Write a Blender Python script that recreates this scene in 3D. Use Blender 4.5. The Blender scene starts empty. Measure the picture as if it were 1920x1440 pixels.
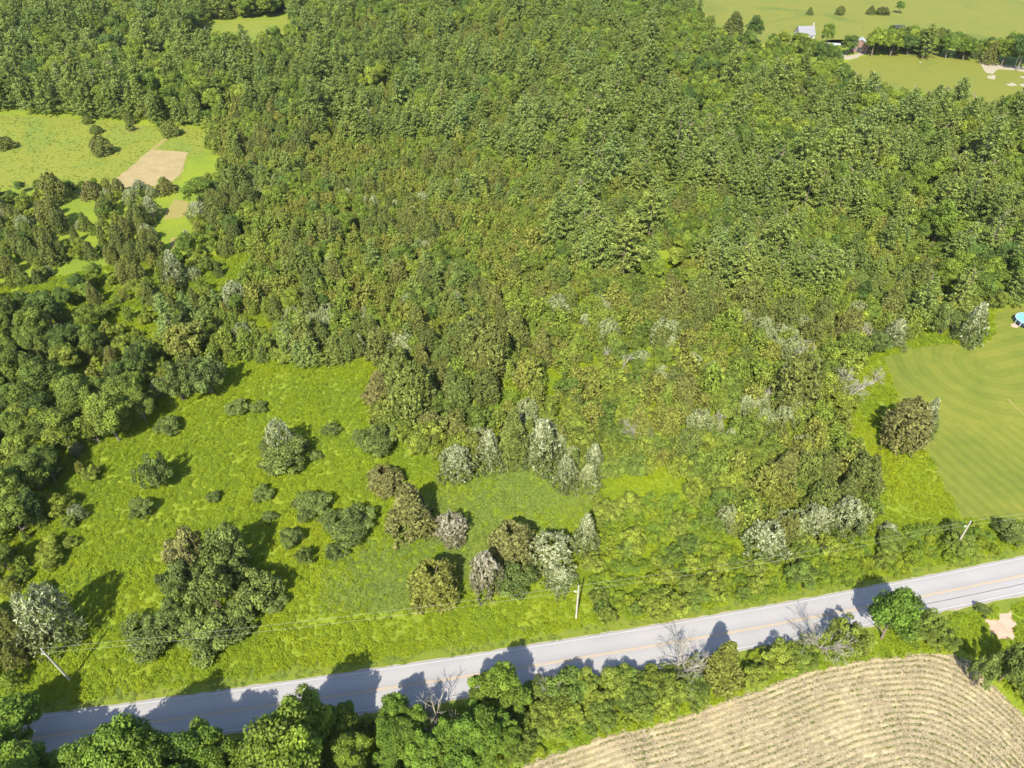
import bpy, bmesh, math, random
import numpy as np
from mathutils import Vector, noise as mnoise

R = math.radians
rng = np.random.default_rng(11)
random.seed(5)
scene = bpy.context.scene
C = scene.collection

# ------------------------------------------------------------------ camera, sky, sun, exposure
CAM_H = 100.0
PITCH = 39.3                      # degrees below the horizon
F = 1333.0                        # focal length for a picture 1920 wide
cam_d = bpy.data.cameras.new('camera'); cam = bpy.data.objects.new('camera', cam_d); C.objects.link(cam)
cam.location = (0, 0, CAM_H); cam.rotation_euler = (R(90 - PITCH), 0, 0)
cam_d.sensor_width = 36.0; cam_d.lens = 36.0 * F / 1920.0
cam_d.clip_start = 1.0; cam_d.clip_end = 9000.0
scene.camera = cam

HAZE = 0.00003
SUN_EL, SUN_AZ = 46.0, 14.5       # light travels forward and a little to the right
w = bpy.data.worlds.new('World'); scene.world = w; w.use_nodes = True
nt = w.node_tree; bg = nt.nodes['Background']
sky = nt.nodes.new('ShaderNodeTexSky'); sky.sky_type = 'NISHITA'; sky.sun_disc = False
sky.sun_elevation = R(SUN_EL); sky.sun_rotation = R(180 + SUN_AZ)
nt.links.new(sky.outputs[0], bg.inputs[0]); bg.inputs[1].default_value = 0.125
sd = bpy.data.lights.new('sun', 'SUN'); sd.energy = 4.6; sd.angle = R(0.53); sd.color = (1.0, 0.93, 0.79)
sun = bpy.data.objects.new('sun', sd); C.objects.link(sun)
sdir = Vector((math.sin(R(SUN_AZ)) * math.cos(R(SUN_EL)), math.cos(R(SUN_AZ)) * math.cos(R(SUN_EL)), -math.sin(R(SUN_EL))))
sun.rotation_euler = sdir.to_track_quat('-Z', 'Y').to_euler(); sun.location = (-60, -120, 220)
vs = scene.view_settings
vs.view_transform = 'Standard'; vs.look = 'None'; vs.gamma = 1; vs.use_curve_mapping = False
vs.exposure = 1.22
scene.cycles.max_bounces = 6; scene.cycles.diffuse_bounces = 3; scene.cycles.transmission_bounces = 3
scene.cycles.transparent_max_bounces = 4; scene.cycles.glossy_bounces = 2
scene.cycles.use_adaptive_sampling = False; scene.cycles.use_denoising = True

# ------------------------------------------------------------------ helpers: places
_c, _s = math.cos(R(PITCH)), math.sin(R(PITCH))
def at(px, py, z=0.0):
    """the point of the place at height z that the photograph shows at (px, py); and its depth"""
    u, v = (px - 960) / F, (py - 720) / F
    dy, dz = _c - v * _s, -_s - v * _c
    t = (z - CAM_H) / dz
    return Vector((u * t, dy * t, z)), t
def pt(px, py, z=0.0): return at(px, py, z)[0]
def proj(X, Y, Z):
    zz = Z - CAM_H
    d = Y * _c - zz * _s
    return 960 + F * X / d, 720 - F * (Y * _s + zz * _c) / d, d
def gpoly(px): return np.array([tuple(pt(x, y))[:2] for x, y in px])
def inside(P, poly):
    x, y = P[:, 0], P[:, 1]; n = len(poly); r = np.zeros(len(P), bool); j = n - 1
    for i in range(n):
        xi, yi = poly[i]; xj, yj = poly[j]
        c = ((yi > y) != (yj > y)) & (x < (xj - xi) * (y - yi) / (yj - yi + 1e-12) + xi)
        r ^= c; j = i
    return r
def n2(x, y, s, o=0.0): return mnoise.noise(Vector((x / s + o, y / s - o, o * 1.7)))

# ------------------------------------------------------------------ helpers: objects
def tag(o, label=None, cat=None, group=None, kind=None):
    if label: o['label'] = label
    if cat: o['category'] = cat
    if group: o['group'] = group
    if kind: o['kind'] = kind
    return o
def link(name, me, parent=None):
    o = bpy.data.objects.new(name, me); C.objects.link(o)
    if parent: o.parent = parent
    return o
def empty(name, loc, label, cat, group=None, rz=0):
    o = bpy.data.objects.new(name, None); C.objects.link(o); o.location = loc; o.rotation_euler = (0, 0, rz)
    o.empty_display_size = 0.3
    return tag(o, label, cat, group)
def mesh_np(name, V, Fc, mats, tint=None, mi=None, smooth=False):
    """V (n,3), Fc list of arrays (k, sides)"""
    me = bpy.data.meshes.new(name)
    arrs = Fc if isinstance(Fc, list) else [Fc]
    loops = np.concatenate([a.reshape(-1) for a in arrs]).astype(np.int32)
    tot = np.concatenate([np.full(len(a), a.shape[1]) for a in arrs]).astype(np.int32)
    st = np.concatenate([[0], np.cumsum(tot)[:-1]]).astype(np.int32)
    me.vertices.add(len(V)); me.vertices.foreach_set('co', np.asarray(V, np.float32).reshape(-1))
    me.loops.add(len(loops)); me.loops.foreach_set('vertex_index', loops)
    me.polygons.add(len(tot)); me.polygons.foreach_set('loop_start', st); me.polygons.foreach_set('loop_total', tot)
    if mi is not None: me.polygons.foreach_set('material_index', np.asarray(mi, np.int32))
    if smooth: me.polygons.foreach_set('use_smooth', np.ones(len(tot), bool))
    for m in (mats if isinstance(mats, (list, tuple)) else [mats]): me.materials.append(m)
    if tint is not None:
        a = me.attributes.new('tint', 'FLOAT', 'FACE'); a.data.foreach_set('value', np.asarray(tint, np.float32))
    me.update(); me.validate()
    return me
def bm_mesh(name, bm, mat, smooth=False):
    me = bpy.data.meshes.new(name); bmesh.ops.recalc_face_normals(bm, faces=bm.faces); bm.to_mesh(me); bm.free(); me.materials.append(mat)
    if smooth:
        for p in me.polygons: p.use_smooth = True
    return me
def box(bm, c, s, rz=0.0):
    x, y, z = s[0] / 2, s[1] / 2, s[2] / 2; q = []
    cr, sr = math.cos(rz), math.sin(rz)
    for dz in (-z, z):
        for dx, dy in ((-x, -y), (x, -y), (x, y), (-x, y)):
            q.append(bm.verts.new((c[0] + dx * cr - dy * sr, c[1] + dx * sr + dy * cr, c[2] + dz)))
    for f in ((3, 2, 1, 0), (4, 5, 6, 7), (0, 1, 5, 4), (1, 2, 6, 5), (2, 3, 7, 6), (3, 0, 4, 7)): bm.faces.new([q[i] for i in f])
def tubes_np(segs, sides=5):
    """segs: list of (p0, p1, r0, r1) -> V, F arrays"""
    P0 = np.array([s[0] for s in segs], float); P1 = np.array([s[1] for s in segs], float)
    r0 = np.array([s[2] for s in segs])[:, None]; r1 = np.array([s[3] for s in segs])[:, None]
    d = P1 - P0; d /= np.linalg.norm(d, axis=1)[:, None] + 1e-9
    h = np.where(np.abs(d[:, 2:3]) < .9, np.array([[0, 0, 1.]]), np.array([[1., 0, 0]]))
    a = np.cross(d, h); a /= np.linalg.norm(a, axis=1)[:, None]; b = np.cross(d, a)
    n = len(segs); V = np.zeros((n, 2 * sides, 3)); fq = []
    for k in range(sides):
        t = 2 * math.pi * k / sides; q = a * math.cos(t) + b * math.sin(t)
        V[:, k] = P0 + q * r0; V[:, sides + k] = P1 + q * r1
        fq.append([k, (k + 1) % sides, sides + (k + 1) % sides, sides + k])
    fq = np.array(fq)
    return V.reshape(-1, 3), (fq[None] + (np.arange(n) * 2 * sides)[:, None, None]).reshape(-1, 4)

# ------------------------------------------------------------------ materials
def new_mat(name):
    m = bpy.data.materials.new(name); m.use_nodes = True
    t = m.node_tree; p = t.nodes['Principled BSDF']; p.inputs['Roughness'].default_value = .9
    p.inputs['Specular IOR Level'].default_value = .25
    return m, t, p
def nd(t, typ, **kw):
    n = t.nodes.new(typ)
    for k, v in kw.items(): setattr(n, k, v)
    return n
def ramp(t, fac, cols):
    r = nd(t, 'ShaderNodeValToRGB'); e = r.color_ramp.elements
    while len(e) < len(cols): e.new(.5)
    for i, (p, c) in enumerate(cols): e[i].position = p; e[i].color = (*c, 1)
    t.links.new(fac, r.inputs[0]); return r.outputs[0]
def math_(t, op, a, b=None, clamp=False):
    n = nd(t, 'ShaderNodeMath', operation=op, use_clamp=clamp)
    for i, x in enumerate((a, b)):
        if x is None: continue
        if isinstance(x, (int, float)): n.inputs[i].default_value = x
        else: t.links.new(x, n.inputs[i])
    return n.outputs[0]
def mixc(t, fac, a, b, mode='MIX'):
    n = nd(t, 'ShaderNodeMix', data_type='RGBA', blend_type=mode)
    for s, x in ((0, fac), (6, a), (7, b)):
        if isinstance(x, (int, float)): n.inputs[s].default_value = x
        elif isinstance(x, tuple): n.inputs[s].default_value = (*x, 1)
        else: t.links.new(x, n.inputs[s])
    return n.outputs[2]
def noise_(t, scale, detail=3, rough=.6, dist=0.0, vec=None):
    n = nd(t, 'ShaderNodeTexNoise'); n.inputs['Scale'].default_value = scale; n.inputs['Detail'].default_value = detail
    n.inputs['Roughness'].default_value = rough; n.inputs['Distortion'].default_value = dist
    if vec is None: vec = nd(t, 'ShaderNodeNewGeometry').outputs['Position']
    t.links.new(vec, n.inputs['Vector']); return n.outputs[0]

def leaf_mat(name, cols, lo=.55, hi=1.45, trans=.28, world=0.0, tips=None):
    """cols: ramp over the plant's own random number; every leaf then lighter or darker by its own tint"""
    m, t, p = new_mat(name)
    rnd = nd(t, 'ShaderNodeObjectInfo').outputs['Random']
    fac = rnd
    if world:
        nz = noise_(t, world, 3, .6)
        fac = math_(t, 'ADD', math_(t, 'MULTIPLY', rnd, .35), math_(t, 'MULTIPLY', math_(t, 'SUBTRACT', nz, .28), 1.5), True)
    col = ramp(t, fac, cols)
    at_ = nd(t, 'ShaderNodeAttribute', attribute_name='tint').outputs['Fac']
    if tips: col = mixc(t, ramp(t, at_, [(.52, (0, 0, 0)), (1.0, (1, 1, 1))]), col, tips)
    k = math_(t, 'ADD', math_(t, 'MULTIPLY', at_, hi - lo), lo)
    vm = nd(t, 'ShaderNodeVectorMath', operation='SCALE'); t.links.new(col, vm.inputs[0]); t.links.new(k, vm.inputs['Scale'])
    c = vm.outputs[0]
    t.links.new(c, p.inputs['Base Color']); p.inputs['Roughness'].default_value = .62
    tr = nd(t, 'ShaderNodeBsdfTranslucent'); t.links.new(c, tr.inputs[0])
    mx = nd(t, 'ShaderNodeMixShader'); mx.inputs[0].default_value = trans
    t.links.new(p.outputs[0], mx.inputs[1]); t.links.new(tr.outputs[0], mx.inputs[2])
    t.links.new(mx.outputs[0], t.nodes['Material Output'].inputs[0])
    return m
def ground_mat(name, cols, scale=.12, fine=2.5, bump=.5, fine_amt=.5):
    m, t, p = new_mat(name)
    a = noise_(t, scale, 5, .6, .6); b = noise_(t, fine, 3, .7)
    f = math_(t, 'ADD', math_(t, 'MULTIPLY', a, 1 - fine_amt), math_(t, 'MULTIPLY', b, fine_amt))
    t.links.new(ramp(t, f, cols), p.inputs['Base Color'])
    bp = nd(t, 'ShaderNodeBump'); bp.inputs['Strength'].default_value = bump; bp.inputs['Distance'].default_value = .3
    t.links.new(b, bp.inputs['Height']); t.links.new(bp.outputs[0], p.inputs['Normal'])
    return m
def plain(name, col, rough=.8, var=.25, scale=3.0):
    m, t, p = new_mat(name); p.inputs['Roughness'].default_value = rough
    n = noise_(t, scale, 4, .6)
    c = ramp(t, n, [(.3, tuple(x * (1 - var) for x in col)), (.7, tuple(x * (1 + var) for x in col))])
    t.links.new(c, p.inputs['Base Color']); return m

M = {}
M['pine'] = leaf_mat('pine_needles', [(0, (.150, .210, .048)), (.35, (.190, .250, .058)), (.7, (.228, .274, .060)), (1, (.185, .260, .072))], .30, 1.75, .40)
M['cedar'] = leaf_mat('cedar_sprays', [(0, (.120, .150, .036)), (.35, (.155, .180, .040)), (.6, (.180, .190, .045)), (.8, (.140, .185, .040)), (1, (.175, .210, .042))], .33, 1.7, .38)
M['cedar_brown'] = leaf_mat('browned_cedar_sprays', [(0, (.165, .170, .050)), (1, (.185, .178, .056))], .25, 1.75, .35)
M['cedar_orange'] = leaf_mat('orange_tinged_sprays', [(0, (.165, .185, .034)), (1, (.190, .190, .034))], .30, 1.7, .35)
M['leafy'] = leaf_mat('tree_leaves', [(0, (.080, .135, .028)), (.3, (.132, .198, .026)), (.65, (.175, .240, .028)), (1, (.225, .275, .034))], .35, 1.65, .38)
M['leafy_dark_shaded'] = leaf_mat('dark_shaded_tree_leaves', [(0, (.075, .120, .024)), (.4, (.110, .158, .024)), (.8, (.145, .190, .026)), (1, (.185, .225, .028))], .3, 1.75, .34)  # western wood: darker leaves, partly shade from the light's angle put into the colour
M['ash'] = leaf_mat('ash_leaves', [(0, (.095, .165, .018)), (.6, (.120, .188, .019)), (1, (.155, .208, .020))], .35, 1.65, .36)
M['shrub'] = leaf_mat('shrub_leaves', [(0, (.108, .165, .026)), (.35, (.146, .195, .028)), (.7, (.186, .230, .030)), (1, (.215, .262, .028))], .35, 1.65, .36)
M['shrub_dark'] = leaf_mat('dark_shrub_leaves', [(0, (.095, .135, .030)), (.5, (.115, .155, .032)), (1, (.135, .170, .036))], .30, 1.75, .3)
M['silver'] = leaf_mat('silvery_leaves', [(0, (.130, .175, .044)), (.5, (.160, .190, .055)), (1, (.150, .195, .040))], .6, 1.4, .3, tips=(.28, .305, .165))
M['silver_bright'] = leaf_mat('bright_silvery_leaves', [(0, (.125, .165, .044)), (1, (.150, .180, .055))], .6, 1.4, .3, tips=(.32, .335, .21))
M['grey'] = leaf_mat('grey_twiggy_leaves', [(0, (.17, .17, .085)), (1, (.19, .18, .095))], .6, 1.3, .25, tips=(.36, .335, .265))
M['sapling'] = leaf_mat('sapling_leaves', [(0, (.145, .208, .032)), (.25, (.190, .232, .036)), (.45, (.222, .232, .044)), (.6, (.168, .234, .032)), (.8, (.212, .260, .036)), (1, (.250, .297, .038))], .30, 1.7, .38, world=.02)
M['bramble'] = leaf_mat('bramble_leaves', [(0, (.125, .200, .022)), (.5, (.172, .238, .018)), (1, (.222, .272, .016))], .45, 1.5, .38)
M['weed'] = leaf_mat('goldenrod_leaves', [(0, (.135, .215, .022)), (.4, (.200, .274, .012)), (.75, (.240, .302, .008)), (1, (.272, .308, .010))], .72, 1.28, .4, world=.045)
M['grassblade'] = leaf_mat('grass_blades', [(0, (.155, .230, .045)), (.5, (.192, .258, .040)), (1, (.228, .275, .034))], .75, 1.25, .36, world=.06)
M['seedling'] = leaf_mat('seedling_leaves', [(0, (.13, .17, .03)), (1, (.19, .21, .05))], .6, 1.3)
M['bark'] = plain('bark', (.16, .13, .10), .9, .3, 4)
M['deadwood'] = plain('bleached_deadwood', (.33, .305, .25), .85, .25, 3)
M['pole'] = plain('weathered_pole_wood', (.36, .33, .27), .8, .2, 3)
M['wire'] = plain('pale_cable', (.33, .34, .26), .7, .05)
M['porcelain'] = plain('grey_porcelain', (.45, .46, .47), .3, .1)
M['ground'] = ground_mat('rough_grass', [(.30, (.090, .148, .016)), (.45, (.140, .190, .014)), (.58, (.178, .220, .012)), (.72, (.16, .20, .02))], .07, 1.6, .9)
M['hay'] = ground_mat('hay_field_grass', [(.30, (.085, .140, .026)), (.42, (.135, .170, .020)), (.50, (.165, .178, .020)), (.57, (.130, .172, .020)), (.66, (.175, .165, .032)), (.74, (.15, .18, .03))], .030, .7, .7, .30)
M['hay2'] = ground_mat('paddock_grass', [(.32, (.068, .110, .016)), (.42, (.112, .138, .018)), (.50, (.150, .152, .020)), (.58, (.120, .145, .018)), (.68, (.172, .158, .034))], .028, .5, .7, .35)
M['verge'] = ground_mat('verge_grass', [(.3, (.090, .140, .016)), (.5, (.135, .170, .016)), (.7, (.185, .19, .03))], .3, 4.0, .5)
M['soil'] = ground_mat('tilled_soil', [(.3, (.20, .160, .072)), (.5, (.265, .208, .100)), (.7, (.32, .255, .135))], .25, 1.8, .6)
M['stub'] = ground_mat('mown_dry_grass', [(.3, (.18, .17, .04)), (.5, (.225, .19, .06)), (.7, (.18, .19, .035))], .2, 2.0, .4)
M['sand'] = ground_mat('pink_sand', [(.3, (.34, .215, .15)), (.5, (.44, .29, .21)), (.7, (.48, .34, .26))], .8, 4, .5)
M['gravel'] = ground_mat('pale_gravel', [(.3, (.20, .19, .10)), (.5, (.30, .265, .195)), (.7, (.37, .335, .27))], 1.2, 6, .5)

# asphalt: worn grey, paler in the wheel paths by a noise stretched along the road
m, t, p = new_mat('worn_asphalt')
tc = nd(t, 'ShaderNodeAttribute', attribute_name='across').outputs['Fac']
geo = nd(t, 'ShaderNodeNewGeometry').outputs['Position']
n_big = noise_(t, .12, 4, .6); n_fine = noise_(t, 9.0, 3, .7)
wheel = math_(t, 'ABSOLUTE', math_(t, 'SINE', math_(t, 'MULTIPLY', tc, math.pi * 2)))
f = math_(t, 'ADD', math_(t, 'MULTIPLY', n_big, .45), math_(t, 'ADD', math_(t, 'MULTIPLY', n_fine, .30), math_(t, 'MULTIPLY', wheel, .22)))
t.links.new(ramp(t, f, [(.25, (.205, .200, .200)), (.5, (.255, .248, .246)), (.75, (.300, .290, .284))]), p.inputs['Base Color'])
M['asphalt'] = m
def worn_paint(name, col, keep):
    m, t, p = new_mat(name); n = noise_(t, 2.2, 4, .75)
    f = ramp(t, n, [(keep - .12, (0, 0, 0)), (keep + .12, (1, 1, 1))])
    t.links.new(mixc(t, f, col, (.26, .253, .25)), p.inputs['Base Color']); return m
M['yellow'] = worn_paint('worn_yellow_paint', (.40, .29, .15), .60)
M['white'] = worn_paint('worn_white_paint', (.37, .37, .36), .62)
M['tar'] = plain('tar_seal', (.10, .10, .11), .6, .2)

# ------------------------------------------------------------------ ground sheets
def outline(px, jit, step=1.5, seed=0.0, closed=True):
    g = gpoly(px); out = []
    n = len(g)
    for i in range(n):
        a, b = g[i], g[(i + 1) % n]; L = np.linalg.norm(b - a); k = max(1, min(90, int(L / step)))
        nv = np.array([-(b - a)[1], (b - a)[0]]) / (L + 1e-9)
        for j in range(k):
            q = a + (b - a) * j / k
            d = jit * (n2(q[0], q[1], 4 + jit * 5, 3.1 + seed) * 1.3 + n2(q[0], q[1], 1.3 + jit, 7.7 + seed) * .6)
            out.append(q + nv * d)
    return np.array(out)
def sheet(name, px, z, mat, jit=.6, step=1.5, kind='structure', parent=None):
    g = outline(px, jit, step, len(name))
    bm = bmesh.new(); f = bm.faces.new([bm.verts.new((x, y, z)) for x, y in g]); 
    bmesh.ops.triangulate(bm, faces=[f])
    for f in bm.faces:
        if f.normal.z < 0: f.normal_flip()
    me = bpy.data.meshes.new(name); bm.to_mesh(me); bm.free(); me.materials.append(mat)
    o = link(name, me, parent)
    if kind: o['kind'] = kind
    return o
bm = bmesh.new(); bm.faces.new([bm.verts.new(v) for v in ((-5000, -2500, 0), (5000, -2500, 0), (5000, 7000, 0), (-5000, 7000, 0))])
tag(link('ground', bm_mesh('ground', bm, M['ground'])), kind='structure')

FIELD_L = [(-400, 214), (0, 214), (160, 222), (300, 240), (345, 236), (388, 247), (398, 268), (380, 290), (356, 296), (338, 335), (300, 352), (200, 356), (100, 352), (-400, 362)]
SOIL = [(283, 279), (354, 285), (340, 318), (326, 340), (290, 349), (196, 354), (240, 318)]
PATH = [(310, 258), (316, 260), (290, 281), (281, 281)]
STUB1 = [(328, 373), (352, 378), (345, 405), (304, 413), (312, 392)]
STUB2 = [(321, 446), (331, 444), (325, 470), (318, 484)]
FIELD_FAR = [(350, 108), (380, 40), (545, 32), (560, 80), (480, 110)]
FIELD_TR = [(1240, -120), (1262, 0), (1330, 58), (1345, 78), (1460, 82), (1560, 74), (1640, 74), (1740, 72), (1850, 92), (1920, 72), (2300, 66), (2300, -120)]
FIELD_P = [(1566, 122), (1640, 101), (1720, 97), (1850, 118), (1930, 138), (2200, 190), (2200, 240), (1900, 222), (1830, 226), (1700, 214), (1606, 198), (1572, 150)]
LAWN = [(1655, 668), (1700, 652), (1780, 644), (1840, 650), (1862, 630), (1866, 590), (1895, 574), (2300, 560), (2300, 1000), (1800, 972), (1775, 920), (1738, 850), (1690, 766)]
sheet('hay_field', FIELD_L, .004, M['hay'], 1.8, 3)
sheet('soil_patch', SOIL, .008, M['soil'], .9, .8)
sheet('mown_path', PATH, .012, M['stub'], .2, 1.5)
sheet('dry_grass_patch', STUB1, .004, M['stub'], .6, 1.2)
sheet('dry_grass_patch', STUB2, .004, M['stub'], .4, 1.2)
sheet('far_clearing_field', FIELD_FAR, .004, M['hay'], 1.5, 4)
sheet('top_field', FIELD_TR, .004, M['hay2'], 2.5, 5)
sheet('paddock_field', FIELD_P, .004, M['hay2'], 1.5, 3)
# dirt drive past the paddock and its bare scrapes
sheet('dirt_drive', [(1832, 113), (1845, 112), (1870, 119), (1900, 123), (1935, 127), (2200, 170), (2200, 184), (1935, 138), (1905, 132), (1872, 130), (1862, 139), (1850, 137)], .008, M['gravel'], .5, 2)
for q in ([(1852, 142), (1866, 141), (1864, 149), (1853, 147)], [(1884, 158), (1898, 155), (1908, 160), (1896, 162)], [(1912, 144), (1920, 143), (1921, 147)], [(1912, 159), (1922, 157), (1920, 163)], [(1722, 116), (1729, 116), (1727, 119)]):
    sheet('bare_scrape', q, .008, M['gravel'], .6, 1)
# farmyard
sheet('farmyard', [(1520, 96), (1560, 92), (1590, 105), (1608, 101), (1622, 92), (1628, 99), (1610, 108), (1590, 112), (1560, 104)], .012, M['gravel'], .8, 2)

# roadside sand and gravel
sheet('sand_patch', [(1873, 1132), (1883, 1129), (1894, 1132), (1896, 1153), (1906, 1170), (1897, 1178), (1902, 1197), (1889, 1203), (1873, 1202), (1858, 1189), (1840, 1176), (1839, 1161), (1867, 1161), (1874, 1158)], .010, M['sand'], .12, .5)
sheet('gravel_scrape', [(1750, 1144), (1768, 1142), (1783, 1149), (1790, 1165), (1797, 1179), (1791, 1188), (1779, 1184), (1774, 1160)], .008, M['gravel'], .35, .6)
sheet('gravel_scrape', [(1655, 1078), (1670, 1069), (1701, 1063), (1705, 1068), (1672, 1077)], .010, M['gravel'], .25, .5)
sheet('gravel_scrape', [(1818, 1050), (1840, 1042), (1862, 1038), (1868, 1031), (1873, 1032), (1868, 1040), (1840, 1048)], .010, M['gravel'], .25, .5)
sheet('gravel_scrape', [(1896, 1034), (1912, 1026), (1930, 1026), (1930, 1032)], .010, M['soil'], .2, .5)

# lawn: one grid, each vertex carries the distance that the mower rows follow
def clip_grid(poly, cell):
    x0, y0 = poly.min(0); x1, y1 = poly.max(0)
    xs = np.arange(x0, x1 + cell, cell); ys = np.arange(y0, y1 + cell, cell)
    GX, GY = np.meshgrid(xs, ys); nx, ny = len(xs), len(ys)
    P = np.stack([GX.ravel(), GY.ravel()], 1); ins = inside(P, poly)
    i = np.arange(ny - 1)[:, None] * nx + np.arange(nx - 1)[None]
    q = np.stack([i, i + 1, i + nx + 1, i + nx], -1).reshape(-1, 4)
    q = q[ins[q].sum(1) >= 2]
    used, inv = np.unique(q, return_inverse=True)
    return P[used], inv.reshape(-1, 4)
def seg_dist(P, a, b):
    a, b = np.array(a), np.array(b); d = b - a
    tt = np.clip(((P - a) @ d) / (d @ d), 0, 1)
    return np.linalg.norm(P - (a + tt[:, None] * d), axis=1)
def point_attr(me, name, v):
    a = me.attributes.new(name, 'FLOAT', 'POINT'); a.data.foreach_set('value', np.asarray(v, np.float32))
lawn_g = outline(LAWN, .25, 1.0, 2)
P, q = clip_grid(lawn_g, .45)
g = lambda x, y: np.array(tuple(pt(x, y))[:2])
s1 = seg_dist(P, g(1860, 690), g(2400, 560))
dl = g(1905, 985) - g(1745, 845); dl /= np.linalg.norm(dl); nl = np.array([-dl[1], dl[0]])
s2 = (P - g(1745, 845)) @ nl
edge = (P - g(1690, 800)) @ (lambda d: np.array([-d[1], d[0]]) / np.linalg.norm(d))(g(2000, 790) - g(1690, 800))
mixw = np.clip(edge / 3 + .5, 0, 1)
V = np.column_stack([P, np.full(len(P), .006)])
m, t, p = new_mat('mown_lawn_grass')
sa = nd(t, 'ShaderNodeAttribute', attribute_name='rows_round').outputs['Fac']; sb = nd(t, 'ShaderNodeAttribute', attribute_name='rows_straight').outputs['Fac']
sw = nd(t, 'ShaderNodeAttribute', attribute_name='rows_mix').outputs['Fac']
wob = math_(t, 'MULTIPLY', noise_(t, .10, 4), 2.0)
def rows(s, per):
    a = math_(t, 'SINE', math_(t, 'MULTIPLY', math_(t, 'ADD', s, wob), 2 * math.pi / per))
    return a
ra = math_(t, 'ADD', math_(t, 'MULTIPLY', rows(sa, 4.5), .4), math_(t, 'MULTIPLY', rows(sa, 1.5), .3))
rb = math_(t, 'ADD', math_(t, 'MULTIPLY', rows(sb, 2.4), .55), math_(t, 'MULTIPLY', rows(sb, .8), .5))
mr = nd(t, 'ShaderNodeMix'); t.links.new(sw, mr.inputs[0]); t.links.new(rb, mr.inputs[2]); t.links.new(ra, mr.inputs[3])
big = noise_(t, .05, 4, .6); fi = noise_(t, 3.0, 3, .7); pat = noise_(t, .35, 4, .7)
f = math_(t, 'ADD', math_(t, 'MULTIPLY', mr.outputs[0], math_(t, 'MULTIPLY', pat, .15)), math_(t, 'ADD', math_(t, 'MULTIPLY', big, .45), math_(t, 'ADD', math_(t, 'MULTIPLY', fi, .28), math_(t, 'MULTIPLY', pat, .27))))
t.links.new(ramp(t, f, [(.34, (.076, .106, .013)), (.48, (.115, .140, .016)), (.60, (.152, .162, .021)), (.72, (.188, .178, .032))]), p.inputs['Base Color'])
M['lawn'] = m
me = mesh_np('mown_lawn', V, q, m); point_attr(me, 'rows_round', s1); point_attr(me, 'rows_straight', s2); point_attr(me, 'rows_mix', mixw)
tag(link('lawn', me), kind='structure')
sheet('bare_scrape', [(1893, 606), (1904, 606), (1912, 612), (1906, 616), (1895, 613)], .010, M['sand'], .3, .6)
sheet('dry_grass_patch', [(1888, 748), (1891, 748), (1908, 765), (1924, 780), (1922, 781), (1906, 766)], .010, M['stub'], .15, .8)

# road: upper edge read along its length, a smooth curve through it
EDGE = [(83, 1340), (213, 1322), (427, 1290), (633, 1265), (700, 1255), (843, 1233), (1073, 1197), (1273, 1167), (1480, 1127), (1713, 1083), (1863, 1055), (1920, 1043)]
eg = gpoly(EDGE); fit = np.polyfit(eg[:, 0], eg[:, 1], 3)
RW = 6.5
def road_at(x, off):
    """point 'off' metres south of the north edge"""
    xx = np.clip(x, -105, 125); d = np.polyval(np.polyder(fit), xx); y = np.polyval(fit, xx) + d * (x - xx)
    L = math.sqrt(1 + d * d); return np.array([x + d / L * off, y - off / L])
xs = np.arange(-240, 320, 2.0)
def strip(name, o0, o1, z, mat, parent=None, ragged=0.0, xs=xs, n=1):
    rowsv = []
    for x in xs:
        r = []
        for k in range(n + 1):
            o = o0 + (o1 - o0) * k / n
            if ragged and k in (0, n): o += ragged * n2(x * 1.3, o * 3, 2.0, 4.4)
            r.append(road_at(x, o))
        rowsv.append(r)
    V = np.array([[*p_, z] for r in rowsv for p_ in r]); m_ = n + 1
    i = (np.arange(len(xs) - 1)[:, None] * m_ + np.arange(n)[None]).ravel()
    q = np.stack([i, i + 1, i + m_ + 1, i + m_], 1)[:, ::-1]
    me = mesh_np(name, V, q, mat); point_attr(me, 'across', np.tile(np.linspace(0, 1, m_), len(xs)))
    o = link(name, me, parent)
    if not parent: o['kind'] = 'structure'
    return o
strip('verge', -3.2, 0.1, .014, M['verge'], None, .7, np.arange(-240, 320, .7), 2)
strip('verge', RW - .1, RW + 2.2, .014, M['verge'], None, .7, np.arange(-240, 320, .7), 2)
strip('gravel_shoulder', -.16, .1, .018, M['gravel'], None, .22, np.arange(-240, 320, .5))
strip('gravel_shoulder', RW - .1, RW + .2, .018, M['gravel'], None, .3, np.arange(-240, 320, .5))
road = strip('road', 0, RW, .05, M['asphalt'], None, .07, np.arange(-240, 320, .7), 12)
for o in (3.20, 3.42): strip('centre_line', o, o + .11, .054, M['yellow'], road)
strip('edge_line', .30, .41, .054, M['white'], road); strip('edge_line', RW - .41, RW - .30, .054, M['white'], road)
strip('tar_seam', 4.72, 4.84, .054, M['tar'], road, .05, np.arange(64, 130, .5))
ROAD = np.array([road_at(x, -1.6) for x in xs] + [road_at(x, RW + 1.4) for x in xs[::-1]])
ROAD_ONLY = np.array([road_at(x, -.6) for x in xs] + [road_at(x, RW + .6) for x in xs[::-1]])

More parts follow.
